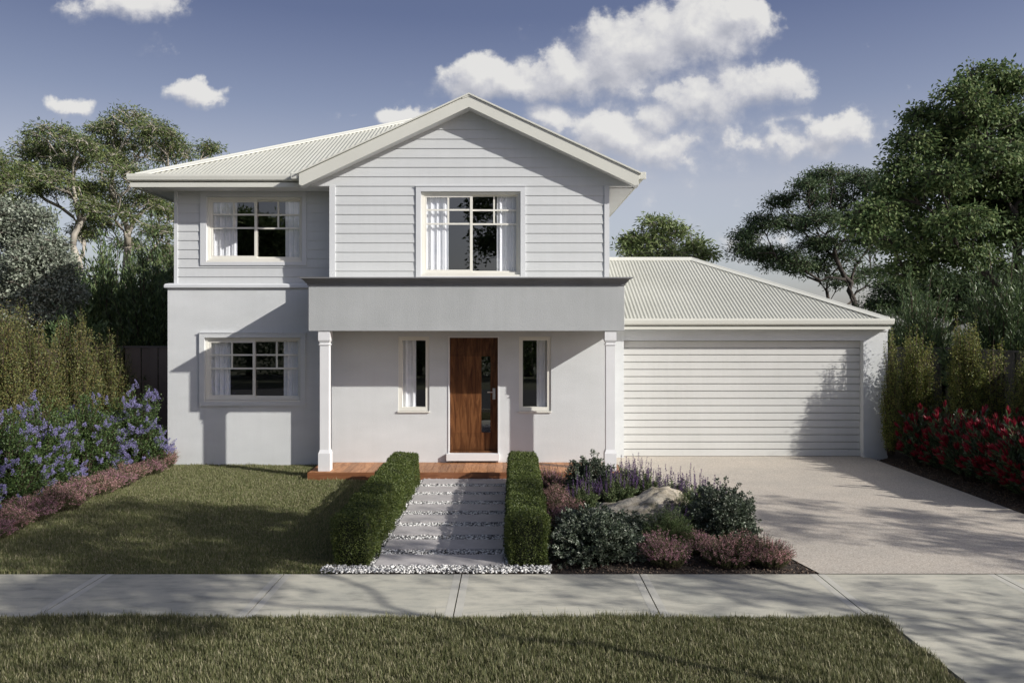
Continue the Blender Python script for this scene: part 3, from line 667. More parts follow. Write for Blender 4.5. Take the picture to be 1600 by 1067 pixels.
class FB:                       # foliage builder: triangles with material slots
    def __init__(s): s.V = []; s.T = []; s.M = []; s.n = 0
    def add(s, V, T, m=0): s.V.append(V); s.T.append(T+s.n); s.M.append(np.full(len(T), m)); s.n += len(V)
    def leaves(s, P, D, L, Wd, m=0, **k): s.add(*leaf_arrays(np.asarray(P), np.asarray(D), L, Wd, **k), m)
    def tubes(s, A, B, ra, rb, m=0, seg=3):
        """straight tapered twigs A->B"""
        n = len(A); D = unit(B-A); S = unit(np.cross(D, np.array([.3,.2,1.0]))+1e-5); U = np.cross(D, S)
        ring = [np.cos(2*np.pi*j/seg)*S+np.sin(2*np.pi*j/seg)*U for j in range(seg)]
        ra = np.broadcast_to(np.asarray(ra, float), (n,))[:,None]; rb = np.broadcast_to(np.asarray(rb, float), (n,))[:,None]
        V = np.stack([A+q*ra for q in ring]+[B+q*rb for q in ring],1).reshape(-1,3)
        t = []
        for j in range(seg): k = (j+1) % seg; t += [(j,k,seg+k),(j,seg+k,seg+j)]
        T = (np.array(t)[None]+2*seg*np.arange(n)[:,None,None]).reshape(-1,3)
        s.add(V, T, m)
    def mesh(s, name, mats, smooth=False): return fast_mesh(name, np.concatenate(s.V), np.concatenate(s.T), mats, np.concatenate(s.M), smooth)

def stems(n, rx, ry, h, base_r=.25, low=.15, up=1.0, shell=.75):
    """n stem end points over a bush dome, and their feet"""
    th = rng.uniform(0, 2*np.pi, n); c = rng.uniform(low, 1, n); rr = np.sqrt(np.maximum(0, 1-c**2))
    p_ = rng.uniform(0, 6, 3); k = rng.uniform(shell, 1.0, n)*(1+.10*np.sin(3*th+p_[0]+4*c)+.09*np.sin(5*th-6*c+p_[1])+.05*np.sin(9*th+9*c+p_[2]))
    E = np.stack([rr*np.cos(th)*rx, rr*np.sin(th)*ry, c**up*h], 1)*k[:,None]
    B = np.stack([E[:,0]*base_r, E[:,1]*base_r, np.zeros(n)], 1)
    return B, E
def bez(B, E, t, lift=.35):
    C = B*.5+E*.5; C = C.copy(); C[:,2] = B[:,2]*(1-.5-lift)+E[:,2]*(.5+lift)
    C[:,:2] = B[:,:2]*.65+E[:,:2]*.35
    t = t[:,None]; return (1-t)**2*B+2*t*(1-t)*C+t**2*E, unit(2*(1-t)*(C-B)+2*t*(E-C))
def bush(name, rx, ry, h, nst, lpst, L, Wd, mat, t0=.35, spread=.8, twig=True, base_r=.25, low=.1, up=.8, shell=.7, extra=None, lift=.3, jit=.02, tmix=None):
    fb = FB(); B, E = stems(nst, rx, ry, h, base_r, low, up, shell)
    idx = np.repeat(np.arange(nst), lpst); t = t0+(1-t0)*rng.random(len(idx))**.75
    P, D = bez(B[idx], E[idx], t, lift); rd = rng.normal(size=D.shape); D2 = unit(D+spread*unit(rd)); P = P+rng.normal(size=P.shape)*jit
    P[:,2] = np.maximum(P[:,2], .01)
    fb.leaves(P, D2, L, Wd, 0)
    if twig:
        ts = np.linspace(0, 1, 5)
        for a, b_ in zip(ts[:-1], ts[1:]):
            A, _ = bez(B, E, np.full(nst, a), lift); Bq, _ = bez(B, E, np.full(nst, b_), lift)
            fb.tubes(A, Bq, .008*(1.1-a)*max(h, .4), .008*(1.1-b_)*max(h, .4), 1)
    Et, Dt = bez(B, E, np.full(nst, 1.0), lift)
    return fb, Et, Dt
def inner_core(fb, rx, ry, h, m, k=.55):
    """dense inner leaves so that no daylight shows through the middle"""
    return

# grass -----------------------------------------------------------
def grass(name, n, region, hgt, mat, label, dens_bias=None, wid=.0045):
    P = region(n); n = len(P); a = rng.uniform(0, 2*np.pi, n); h = hgt*rng.uniform(.40, 1.15, n)*np.where(rng.random(n) < .05, 1.55, 1.0)
    patch = .82+.25*np.sin(P[:,0]*2.1+1.3*np.sin(P[:,1]*1.7))*np.sin(P[:,1]*2.7+P[:,0]*.6)+.22*np.sin(P[:,0]*11+2*np.sin(P[:,1]*9))*np.sin(P[:,1]*14+P[:,0]*5); h = h*patch
    lean = rng.uniform(.05, .6, n)*h; dx = np.cos(a); dy = np.sin(a); S = np.stack([-dy, dx, np.zeros(n)], 1); w = wid*rng.uniform(.45,1.3,n)[:,None]
    D = np.stack([dx, dy, np.zeros(n)], 1)
    m1 = P+D*(lean*.3)[:,None]; m1[:,2] += h*.55; tp = P+D*lean[:,None]; tp[:,2] += h*.95
    V = np.stack([P-S*w, P+S*w, m1+S*w*.75, m1-S*w*.75, tp], 1).reshape(-1,3); k = 5*np.arange(n)[:,None]
    T = np.concatenate([k+np.array([[0,1,2]]), k+np.array([[0,2,3]]), k+np.array([[3,2,4]])],1).reshape(-1,3)
    return tag(link(name, fast_mesh(name, V, T, [mat])), label, 'grass', kind='stuff')
def reg_verge(n):
    Y = 7.30-rng.random(n)**1.25*1.75; X = rng.uniform(-5.2, 3.42, n); jag = 3.36+.06*np.sin(Y*9)+rng.normal(size=n)*.035
    # rounded corner at the crossover
    ok = X < jag
    Y = np.where(Y > 7.25, Y+rng.normal(size=n)*.018, Y)
    return np.stack([X, Y, np.full(n, -.012)], 1)[ok]
grass('verge_grass', 200000, reg_verge, .070, M['grass_front'], 'short tufted grass of the verge in front of the footpath', wid=.0034)
def reg_lawn(n):
    Y = 8.62+rng.random(n)**1.2*6.78; X = rng.uniform(-6.55, -1.93, n); 
    ok = ~((X > -3.57) & (Y > 13.84))
    return np.stack([X, Y, np.full(n, -.010)], 1)[ok]
grass('lawn_grass', 240000, reg_lawn, .05, M['grass'], 'mown lawn grass between flower border and hedge', wid=.004)

# box hedges -------------------------------------------------------
def box_hedge(x0, x1, y0, y1, z1, label):
    root = empty('box_hedge', ((x0+x1)/2,(y0+y1)/2,0), label, 'hedge', 'clipped hedges either side of the path')
    w = (x1-x0)/2; l = (y1-y0)/2
    fb = FB(); n = 60000
    areas = np.array([2*w*2*l, 2*l*z1, 2*l*z1, 2*w*z1, 2*w*z1]); f = rng.choice(5, n, p=areas/areas.sum())
    u = rng.uniform(-1, 1, n); v = rng.uniform(0, 1, n)
    P = np.zeros((n,3)); Nn = np.zeros((n,3))
    P[f==0] = np.stack([u*w, (v*2-1)*l, np.full(n, z1)],1)[f==0]; Nn[f==0] = (0,0,1)
    P[f==1] = np.stack([np.full(n, -w), u*l, v*z1],1)[f==1]; Nn[f==1] = (-1,0,0)
    P[f==2] = np.stack([np.full(n, w), u*l, v*z1],1)[f==2]; Nn[f==2] = (1,0,0)
    P[f==3] = np.stack([u*w, np.full(n, -l), v*z1],1)[f==3]; Nn[f==3] = (0,-1,0)
    P[f==4] = np.stack([u*w, np.full(n, l), v*z1],1)[f==4]; Nn[f==4] = (0,1,0)
    # round the arrises and make the clipped faces uneven
    c = np.array([0,0,z1*.5]); q = P-c; hx, hy, hz = w, l, z1*.5; rr = .07
    inn = np.stack([np.clip(q[:,0],-hx+rr,hx-rr), np.clip(q[:,1],-hy+rr,hy-rr), np.clip(q[:,2],-hz,hz-rr)],1)
    d = q-inn; ln = np.linalg.norm(d, axis=1, keepdims=True); P = np.where(ln > 1e-5, inn+d/np.maximum(ln,1e-5)*np.minimum(ln, rr), q)+c
    wob = .014*np.sin(P[:,1]*6+P[:,2]*5)+.012*np.sin(P[:,0]*13+P[:,1]*11+P[:,2]*8)+.008*np.sin(P[:,1]*31+P[:,0]*23)
    P += Nn*(wob-rng.random(n)**1.6*.05)[:,None]+rng.normal(size=P.shape)*.004
    P[:,2] = np.maximum(P[:,2], .005)
    fb.leaves(P, Nn*.75+rng.normal(size=P.shape)*.65, .021, .013, 0)
    o = link('foliage', fb.mesh('box_foliage', [M['box']]), root)
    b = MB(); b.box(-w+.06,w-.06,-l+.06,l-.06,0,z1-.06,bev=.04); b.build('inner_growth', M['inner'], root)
box_hedge(-1.99,-1.56,8.82,13.45,.56, 'clipped box hedge along the lawn side of the stepping paver path')
box_hedge(-.05,.40,8.82,13.55,.56, 'clipped box hedge between stepping paver path and flower bed')

# bushes -----------------------------------------------------------
def place(proto_parts, name, loc, rz, sc_, label, cat, group=None):
    root = empty(name, loc, label, cat, group); root.rotation_euler.z = rz; root.scale = (sc_,)*3 if not hasattr(sc_, '__len__') else sc_
    for pn, me in proto_parts: link(pn, me, root)
    return root
def heath(rx, ry, h, n, petal, frac=.45):
    fb = FB(); fl = FB(); n = int(n*.75); a = rng.uniform(0, 6.283, n); q = np.sqrt(rng.random(n))
    B = np.stack([np.cos(a)*q*rx*.62, np.sin(a)*q*ry*.62, np.zeros(n)], 1); hh = h*(1.12-.45*q**2)*rng.uniform(.62, 1.2, n)
    ln = unit(np.stack([np.cos(a)*q*.75, np.sin(a)*q*.75, np.full(n, 1.0)], 1)+rng.normal(size=(n,3))*.13); hh = hh*(1+.22*np.sin(B[:,0]*17)*np.sin(B[:,1]*14+1)); E = B+ln*hh[:,None]
    lp = 34; idx = np.repeat(np.arange(n), lp); t = .12+.88*rng.random(len(idx)); P, D = bez(B[idx], E[idx], t, .12)
    q2 = unit(np.cross(D, rng.normal(size=D.shape))); fr = rng.uniform(.05, .5, n)[idx]; P = P+q2*.004
    top = (t > 1-fr) & (t < .97); fb.leaves(P[~top], (D*.9+q2*.8)[~top], .024, .006, 0); fl.leaves(P[top], (D*.5+q2)[top], .013, .0095, 0)
    A, _ = bez(B, E, np.full(n, .0)); C, _ = bez(B, E, np.full(n, .5)); G, _ = bez(B, E, np.full(n, 1.0))
    fb.tubes(A, C, .0026, .002, 1); fb.tubes(C, G, .002, .0012, 1)
    return [('foliage', fb.mesh('heath_foliage', [M['heath_g'], M['twig']])), ('flowers', fl.mesh('heath_flowers', [petal]))]
HE = [heath(.36,.40,.30,800,M['pink']), heath(.40,.38,.27,800,M['pink_mauve'],.35), heath(.46,.34,.30,900,M['pink'],.4), heath(.32,.30,.36,650,M['pink_mauve'],.5)]
ys = [15.05,14.45,13.85,13.25,12.7,12.15,11.6,11.05,10.5,9.95]
for i, y in enumerate(ys):
    nm = 'pink heath clump at left lawn edge, '+('nearest the house wall' if i == 0 else ordn[i]+' from the house wall')
    place(HE[i % 2], 'heath_clump', (-6.66+.05*math.sin(i*2.3), y, 0), i*1.3, (random.uniform(.95,1.1), 1.15, random.uniform(.8,1.05)), nm, 'heath', 'heath clumps along the left lawn edge')
for (x, y, k, s_, lb) in [(1.72,8.92,3,.85,'dark mauve heath clump at the footpath in front of the feathery green shrub'), (2.42,8.98,0,.95,'pink heath clump at the footpath, left half of the pair at the bed tip'),
                          (2.86,8.98,2,.82,'pink heath clump in the driveway corner of the bed beside the footpath'), (.62,12.9,3,.95,'pink heath clump by the deck behind the end of the right hedge'),
                          (.72,12.05,2,.8,'straw pink heath clump second from the deck beside the right hedge'), (.72,11.2,0,.9,'pink heath clump beside the right hedge behind the dark grey shrub'), (1.35,12.9,1,1.1,'low mauve heath clump in front of the deck end'), (.68,10.55,1,.85,'mauve heath clump squeezed between right hedge and rock shrubs'), (2.15,9.5,1,.75,'mauve heath clump right of the feathery green shrub')]:
    place(HE[k], 'heath_clump', (x, y, 0), x*5, s_, lb, 'heath')

def ceanothus(seed):
    fb, E, D = bush('c', .62, .62, 1.42, 330, 62, .04, .02, 0, t0=.3, spread=1.0, low=.02, up=.8, shell=.72, jit=.03, base_r=.3)
    fl = FB(); n = len(E); keep = np.repeat(rng.random(n//3) < .38, 3); keep[1::3] &= True; E[1::3] = np.where(keep[1::3,None], E[0::3]+rng.normal(size=(n//3,3))*.07, E[1::3]); E[2::3] = np.where(keep[2::3,None], E[0::3]+rng.normal(size=(n//3,3))*.08, E[2::3]); E2 = E[keep]; D2 = unit(D[keep]+np.array([0,0,.35])+rng.normal(size=(keep.sum(),3))*.25)
    k = 130; idx = np.repeat(np.arange(len(E2)), k); t = rng.random(len(idx)); ln = rng.uniform(.08,.17,len(E2))[idx]
    r = .034*(1-t**1.5*.85)*np.sqrt(rng.random(len(idx)))*(.75+.35*np.sin(t*26)); q = unit(np.cross(D2[idx], rng.normal(size=(len(idx),3))))
    P = E2[idx]+D2[idx]*(t*ln)[:,None]+q*r[:,None]
    fl.leaves(P, q+D2[idx]*.3+rng.normal(size=P.shape)*.5, .013, .012, 0)
    return [('foliage', fb.mesh('lilac_foliage', [M['cean'], M['twig']])), ('flowers', fl.mesh('blue_flowers', [M['blue']]))]
CE = [ceanothus(0), ceanothus(1)]
cl = [(-6.98,14.75,1.04,'blue flowering bush touching the left corner of the house'), (-7.35,13.75,1.02,'blue flowering bush, second from the house corner'), (-7.5,12.75,1.02,'blue flowering bush, third from the house corner'),
      (-7.45,11.75,.98,'blue flowering bush, fourth from the house corner, partly past the picture edge'), (-7.5,10.7,.95,'blue flowering bush at the left picture edge, farthest from the house')]
for i, (x, y, s_, lb) in enumerate(cl): place(CE[i % 2], 'lilac_bush', (x, y, 0), i*1.9, s_, lb, 'flowering bush', 'blue flowering bushes beside the lawn')

def colshrub(mat, r=.36, h=2.5, nst=260, lp=110, leaf=(.035,.020)):
    fb = FB(); n = nst; th = rng.uniform(0, 2*np.pi, n); hh = rng.uniform(.25, 1.0, n)*h; rr = r*rng.uniform(.35,1.0,n)*np.clip(1.22-(hh/h)**2.6*.72, .3, 1); hh = hh*(1+.10*np.sin(3*th+r*20)+rng.normal(size=n)*.05)
    B = np.stack([np.cos(th)*rr*.35, np.sin(th)*rr*.35, hh*.15],1); E = np.stack([np.cos(th)*rr, np.sin(th)*rr, hh],1)
    idx = np.repeat(np.arange(n), lp); t = .15+.85*rng.random(len(idx)); P, D = bez(B[idx], E[idx], t, .05); P += rng.normal(size=P.shape)*np.array([.03,.03,.03])
    P[:,2] = np.maximum(P[:,2], .02)
    fb.leaves(P, D*.6+rng.normal(size=D.shape)*.8, leaf[0], leaf[1], 0)
    A, _ = bez(B, E, np.zeros(n)); C, _ = bez(B, E, np.full(n,.5)); G, _ = bez(B, E, np.ones(n)); fb.tubes(A, C, .008, .006, 1); fb.tubes(C, G, .006, .002, 1)
    return [('foliage', fb.mesh('upright_foliage', [mat, M['twig']]))]
OL = [colshrub(M['olive'], .56, 2.5, 420, 110), colshrub(M['olive'], .52, 2.5, 400, 110)]
cs = [(-8.05,16.0,.98),(-8.3,15.2,1.02),(-8.55,14.35,1.03),(-8.65,13.5,1.0),(-8.75,12.65,1.02),(-8.7,16.9,.95),(-9.25,14.9,1.12),(-9.35,13.8,1.18),(-9.3,12.9,1.1)]
for i, (x, y, s_) in enumerate(cs):
    place(OL[i % 2], 'upright_shrub', (x, y, 0), i*2.2, (s_, s_, s_*(.96,1.06,1.0,1.1,1.04,.92,1.02,1.05,1.03)[i]), 'golden olive upright shrub behind blue bushes, '+['nearest the house','second from the house','third from the house','fourth from the house','at the left picture edge','tucked in beside the brown fence','back row, nearest the house','back row, middle','back row, at the left picture edge'][i], 'shrub', 'golden upright shrubs along the left fence')
LG = [colshrub(M['olive_green'], .46, 2.5, 330, 110), colshrub(M['olive_green'], .26, 2.3, 110, 90)]
for i, (x, y, z, k, s_, lb) in enumerate([(7.52,15.9,0,1,(.9,.9,1.07),'thin dark upright shrub against the garage corner'), (8.15,16.15,0,0,(1.05,1,1.0),'bushy lime green upright shrub just right of the garage corner'),
        (8.62,15.2,0,0,(.95,.95,1.08),'tallest lime green upright shrub behind the red tipped row'), (8.98,14.9,0,1,(1.1,1.1,1.0),'narrow lime green upright shrub, third from the garage'),
        (9.25,14.2,0,0,(.95,.95,.86),'lime green upright shrub near the right picture edge'), (9.3,13.0,0,0,(.95,.95,.86),'lime green upright shrub at the right picture edge')]):
    place(LG[k], 'upright_shrub', (x, y, z), i*1.7, s_, lb, 'shrub', 'lime upright shrubs along the right fence')

def leuco():
    fb = FB(); fl = FB(); n = 130; B, E = stems(n, .54, .54, 1.12, .3, .12, .7, .74)
    lp = 46; idx = np.repeat(np.arange(n), lp); t = .2+.76*rng.random(len(idx)); P, D = bez(B[idx], E[idx], t, .3)
    q = unit(np.cross(D, rng.normal(size=D.shape))); fb.leaves(P, D*1.0+q*.7, .105, .021, 0, curve=.1)
    k = 24; idx = np.repeat(np.arange(n), k); t = rng.random(len(idx)); P, D = bez(B[idx], E[idx], .90+.10*t, .3); q = unit(np.cross(D, rng.normal(size=D.shape)))
    keep = np.repeat(rng.random(n) < .85, k)
    fl.leaves(P[keep], (D*1.3+q*.45+np.array([0,0,.5]))[keep], .125, .021, 0, curve=.08)
    ts = np.linspace(0,1,4)
    for a, b_ in zip(ts[:-1], ts[1:]):
        A, _ = bez(B, E, np.full(n, a)); C, _ = bez(B, E, np.full(n, b_)); fb.tubes(A, C, .007, .005, 1)
    return [('foliage', fb.mesh('strap_foliage', [M['leuco'], M['twig']])), ('bracts', fl.mesh('red_bracts', [M['redtip']]))]
LE = [leuco(), leuco()]
for i, (x, y, s_, lb) in enumerate([(7.9,15.3,.98,'red tipped bush nearest the garage'), (7.98,14.55,1.0,'red tipped bush, second from the garage'), (7.95,13.8,1.04,'red tipped bush, third from the garage'), (8.0,13.05,1.05,'red tipped bush, fourth from the garage'),
        (7.95,12.3,1.04,'red tipped bush, fifth from the garage'), (8.9,14.0,.95,'red tipped bush in the second row, behind the third one'), (8.85,13.0,1.0,'red tipped bush in the second row at the picture edge'), (7.95,11.55,1.0,'red tipped bush just leaving the picture on the right')]):
    place(LE[i % 2], 'red_tipped_bush', (x, y, 0), i*1.4, s_, lb, 'shrub', 'red tipped bushes beside the driveway')

def greybush(rx, h, n):
    fb, E, D = bush('g', rx, rx, h, n, 34, .038, .021, 0, t0=.35, spread=.9, low=.02, up=.8, shell=.8, jit=.012, base_r=.3)
    k = 7; idx = np.repeat(np.arange(len(E)), k); fb.leaves(E[idx]+rng.normal(size=(len(idx),3))*.006, D[idx]*.8+rng.normal(size=(len(idx),3))*.6, .034, .022, 0)
    return [('foliage', fb.mesh('grey_foliage', [M['greyleaf'], M['twig']]))]
GB = [greybush(.56,.56,520), greybush(.48,.68,430)]
place(GB[0], 'grey_leaf_shrub', (.96,9.17,0), .4, (1.0,.85,1.0), 'low spreading grey green shrub at the footpath beside the right hedge', 'shrub', None)
place(GB[0], 'grey_leaf_shrub', (.95,10.1,0), 2.4, (.75,.75,.62), 'grey green shrub in front of the rock, behind the footpath shrub', 'shrub', None)
place(GB[0], 'grey_leaf_shrub', (1.42,9.8,0), 4.1, (.6,.6,.66), 'small grey green shrub between the rock and the footpath shrub', 'shrub', None)
place(GB[1], 'grey_leaf_shrub', (2.62,10.0,0), .4, (1.05,1,1.0), 'round grey green shrub bulging over the driveway edge', 'shrub', None)
place(GB[1], 'grey_leaf_shrub', (1.22,12.3,0), 1.4, (.9,.9,.98), 'dark grey green shrub in front of the right porch column', 'shrub', None)
def salvia():
    fb = FB(); fl = FB(); n = 120; B, E = stems(n, .36, .34, .50, .5, .25, .5, .7)
    lp = 42; idx = np.repeat(np.arange(n), lp); t = .1+.75*rng.random(len(idx)); P, D = bez(B[idx], E[idx], t, .3)
    fb.leaves(P, D*.5+rng.normal(size=D.shape)*.7, .04, .013, 0)
    A, _ = bez(B, E, np.zeros(n)); C, _ = bez(B, E, np.full(n,.5)); G, _ = bez(B, E, np.ones(n)); fb.tubes(A, C, .003, .0025, 1); fb.tubes(C, G, .0025, .002, 1)
    sel = np.where(rng.random(n) < .34)[0]; S = G[sel]; up = unit(np.stack([E[sel,0]*.5, E[sel,1]*.5, np.full(len(sel), 1.0)],1)); ln = rng.uniform(.12,.22,len(sel))
    k = 70; idx = np.repeat(np.arange(len(sel)), k); t = rng.random(len(idx)); q = unit(np.cross(up[idx], rng.normal(size=(len(idx),3))))
    P = S[idx]+up[idx]*(t*ln[idx])[:,None]+q*(.010*(1.1-t)*(.6+.5*np.sin(t*40)))[:,None]; fl.leaves(P, q+up[idx]*.8, .013, .008, 0)
    return [('foliage', fb.mesh('sage_foliage', [M['sage'], M['twig']])), ('flower_spikes', fl.mesh('purple_spikes', [M['purple']]))]
SA = [salvia(), salvia()]
for i, (x, y, s_, lb) in enumerate([(1.55,11.75,1.0,'purple spiked salvia left of the rock'), (1.85,12.5,1.05,'purple spiked salvia in front of the garage pier'), (2.35,11.5,1.0,'purple spiked salvia directly behind the right end of the rock'),
        (2.62,11.0,1.1,'tallest purple spiked salvia near the driveway, right of the rock'), (2.10,12.2,.9,'small purple spiked salvia behind the rock'), (2.05,9.95,.72,'low purple spiked salvia at the front of the rock'), (1.02,11.5,.85,'purple spiked salvia between right hedge and rock')]):
    place(SA[i % 2], 'salvia', (x, y, 0), i*2.1, s_, lb, 'salvia', None)
fbf, E_, D_ = bush('f', .36, .36, .50, 260, 46, .035, .006, 0, t0=.2, spread=.7, low=.05, up=.7, shell=.75, jit=.012, base_r=.35)
FE = [('foliage', fbf.mesh('feather_foliage', [M['feather'], M['twig']]))]
place(FE, 'feathery_shrub', (1.88,9.55,0), 0, 1.0, 'feathery light green shrub in front of the rock, behind mauve heath', 'shrub')
place(FE, 'feathery_shrub', (2.25,10.55,0), 1.6, (.85,.85,.95), 'feathery green shrub between the rock and the round grey shrub', 'shrub')

# rock
import bmesh
from mathutils import noise
bm = bmesh.new(); bmesh.ops.create_icosphere(bm, subdivisions=6, radius=1)
for v in bm.verts:
    c = v.co.copy(); x = c.x
    prof = .62+.42*math.exp(-((x-.30)/.38)**2)-.18*max(0, -x)
    z = c.z*prof
    dirv = Vector((c.x, c.y, z))
    dsp = noise.fractal(c*1.4, 1, 2, 5)*.18+noise.fractal(c*4, .8, 2, 6)*.075
    rid = abs(noise.noise(c*2.3+Vector((3,1,5))))*.18
    dirv *= 1+dsp-rid
    v.co = Vector((dirv.x*.60, dirv.y*.42, dirv.z*.43))
bm_me = bpy.data.meshes.new('rock'); bm.to_mesh(bm_me); bm.free(); bm_me.materials.append(M['rock']); bm_me.polygons.foreach_set('use_smooth', [True]*len(bm_me.polygons))
ro = link('rock', bm_me); ro.location = (1.80,10.75,.08); ro.scale = (1.38,1.1,1.0); tag(ro, 'weathered sandstone boulder among the plants of the central bed', 'rock')

# big leafy shrubs (laurel / oleander like)
def bigshrub(rx, h, n, lp, L, Wd, mat, seed=0):
    fb, E, D = bush('b', rx, rx, h, n, lp, L, Wd, 0, t0=.45, spread=.65, low=.02, up=.85, shell=.6, jit=.05, base_r=.35, lift=.25)
    return [('foliage', fb.mesh('shrub_foliage', [mat, M['twig']]))]
LA = [bigshrub(1.15,3.9,420,80,.13,.032,M['laurel']), bigshrub(1.15,3.9,420,80,.13,.032,M['laurel'])]
M['oleander'] = leaf_mat('oleander_leaf', [(.026,.045,.018),(.052,.08,.03),(.095,.13,.055)], .4, .2, .5, 1.9)
OD = [bigshrub(1.25,4.0,460,84,.14,.026,M['oleander'])]
for i, (x, y, s_, lb) in enumerate([(-8.7,19.3,1.08,'dark laurel shrub above the fence beside the house wall'), (-10.0,19.4,1.12,'dark laurel shrub above the fence, second from the house'), (-11.3,19.0,1.15,'dark laurel shrub behind the golden hedge, third from the house'),
        (-12.6,18.6,1.0,'dark laurel shrub partly behind the silver tree'), (-9.3,21.5,1.28,'dark laurel shrub in the back row beside the house'), (-10.9,21.8,1.32,'tall dark laurel in the back row below the gum trunks'), (-12.6,21.6,1.3,'tall dark laurel in the back row beside the silver tree')]):
    place(LA[i % 2], 'laurel_shrub', (x, y, 0), i*1.3, s_, lb, 'shrub', 'dark laurels behind the left fence')
lo = bigshrub(.85,2.6,260,70,.12,.03,M['oleander'])
place(lo, 'laurel_shrub', (-9.35,17.2,0), 0, 1.22, 'brighter green laurel standing in front of the brown fence', 'shrub')
for i, (x, y, s_, lb) in enumerate([(10.6,17.2,1.0,'tall oleander behind the tallest lime upright shrub'), (12.0,17.0,1.05,'tall oleander at the right picture edge behind the fence'), (9.6,18.9,.92,'oleander behind the garage corner shrubs'),
        (11.3,15.2,.95,'oleander in shade just beyond the right fence'), (13.2,19.5,1.1,'farthest oleander, under the big tree')]):
    place(OD[0], 'oleander', (x, y, 0), i*1.9, s_, lb, 'shrub', 'oleanders beyond the right fence')

# ------------------------------------------------------------ trees
def grow(trunk, clumps, ntips, step=.35, flat=1.0, seed=1, upbias=.25):
    """trunk: list of points; clumps: (cx,cy,cz,rx,ry,rz). returns chains [(pts, ids)], counts and twig tips"""
    g = np.random.default_rng(seed)
    pos = [np.array(p, float) for p in trunk]; par = [-1]+list(range(len(trunk)-1)); chains = [list(range(len(trunk)))]
    tips = []
    vol = np.array([c[3]*c[5]+.2 for c in clumps]); vol = vol/vol.sum()
    targets = [(np.array(c[:3])-np.array([0,0,c[5]*.45]), False) for c in clumps]
    order = sorted(targets, key=lambda t: np.linalg.norm(t[0]-pos[len(trunk)//2])); fine = []
    for c, v in zip(clumps, vol):
        k = max(4, int(ntips*v)); d = g.normal(size=(k,3)); d /= np.linalg.norm(d, axis=1)[:,None]; d[:,2] = np.where(d[:,2] < -.6, -d[:,2]*.7, d[:,2])
        r = g.uniform(.45,1.0,k)**.6; fine += [(np.array(c[:3])+d[i]*r[i]*np.array(c[3:6]), True) for i in range(k)]
    g.shuffle(fine)
    plen = [0.0]
    for i in range(1, len(pos)): plen.append(plen[-1]+np.linalg.norm(pos[i]-pos[i-1]))
    nt = len(trunk)
    for tgt, isf in list(order)+list(fine):
        A = np.array(pos); d = A-tgt; dist = np.linalg.norm(d, axis=1)
        cost = dist+(.30 if isf else .42)*np.array(plen)+np.maximum(0, d[:,2])*1.3+np.maximum(0, np.hypot(d[:,0], d[:,1])-(-d[:,2])*1.6)*.5
        cost[:max(1, nt//3)] += 5
        j = int(np.argmin(cost)); p0 = pos[j]; L = dist[j]
        if L < .08: tips.append(tgt); continue
        pd = pos[j]-pos[par[j]] if par[j] >= 0 else np.array([0,0,1.]); pd = pd/max(np.linalg.norm(pd), 1e-6)
        c1 = p0+pd*L*.35+np.array([0,0,upbias*L*.3])+g.normal(size=3)*L*.07
        k = max(2, int(L/step)); ch = [j]
        for q in range(1, k+1):
            t = q/k; p = (1-t)**2*p0+2*t*(1-t)*c1+t*t*tgt+(g.normal(size=3)*.045*min(L,2) if q < k else 0)
            pos.append(p); par.append(ch[-1]); plen.append(plen[par[-1]]+np.linalg.norm(p-pos[par[-1]])); ch.append(len(pos)-1)
        chains.append(ch)
        if isf: tips.append(tgt)
    cnt = np.zeros(len(pos))
    last = set(c[-1] for c in chains)
    for l in last: cnt[l] += 1
    for i in range(len(pos)-1, 0, -1): cnt[par[i]] += cnt[i]
    return np.array(pos), chains, cnt, np.array(tips)
def tree(name, trunk, r0, clumps, ntips, leaf, label, bark, per=90, crad=(.42,.42,.22), seed=1, droop=.0, pexp=.48, rmin=.012, group=None, whorl=False, flat=.22, base=None, extra_mid=True, seg=7):
    pos, chains, cnt, tips = grow(trunk, clumps, ntips, seed=seed)
    o0 = np.array(trunk[0]); rad = np.maximum(r0*(cnt/cnt[0])**pexp, rmin)
    root = empty(name, tuple(o0), label, 'tree', group)
    mb = MB()
    for i, c in enumerate(chains):
        rr = [rad[k] for k in c]
        if i: rr[0] = min(rad[c[0]], rad[c[1]]*1.15)
        else: rr[0] *= 1.35
        mb.tube([tuple(pos[k]-o0) for k in c], rr, seg if rr[0] > .04 else 4)
    me = bpy.data.meshes.new('trunk'); me.from_pydata(mb.v, [], mb.f); me.materials.append(bark); me.polygons.foreach_set('use_smooth', [True]*len(me.polygons)); link('trunk', me, root)
    g = rng; fb = FB(); mat, L, Wd = leaf
    n = len(tips); idx = np.repeat(np.arange(n), per)
    u = g.normal(size=(len(idx),3)); u /= np.linalg.norm(u, axis=1)[:,None]; u *= g.random(len(idx))[:,None]**.45
    scl = g.uniform(.7,1.25,n)[idx][:,None]
    P = tips[idx]+u*np.array(crad)*scl-o0; 
    # thin out some leaves in wisps so the clusters have ragged edges
    D = u*np.array([1,1,.5])+g.normal(size=u.shape)*.55+np.array([0,0,-droop])
    fb.leaves(P, D, L, Wd, 0, curve=-.05)
    # leaf twigs
    kk = max(4, per//11); ti = np.repeat(np.arange(n), kk); e = g.normal(size=(len(ti),3)); e /= np.linalg.norm(e, axis=1)[:,None]; e[:,2] = np.abs(e[:,2])*.6
    fb.tubes(tips[ti]-o0, tips[ti]+e*np.array(crad)*.8-o0, .008, .004, 1)
    link('crown', fb.mesh('crown', [mat, bark]), root)
    return root
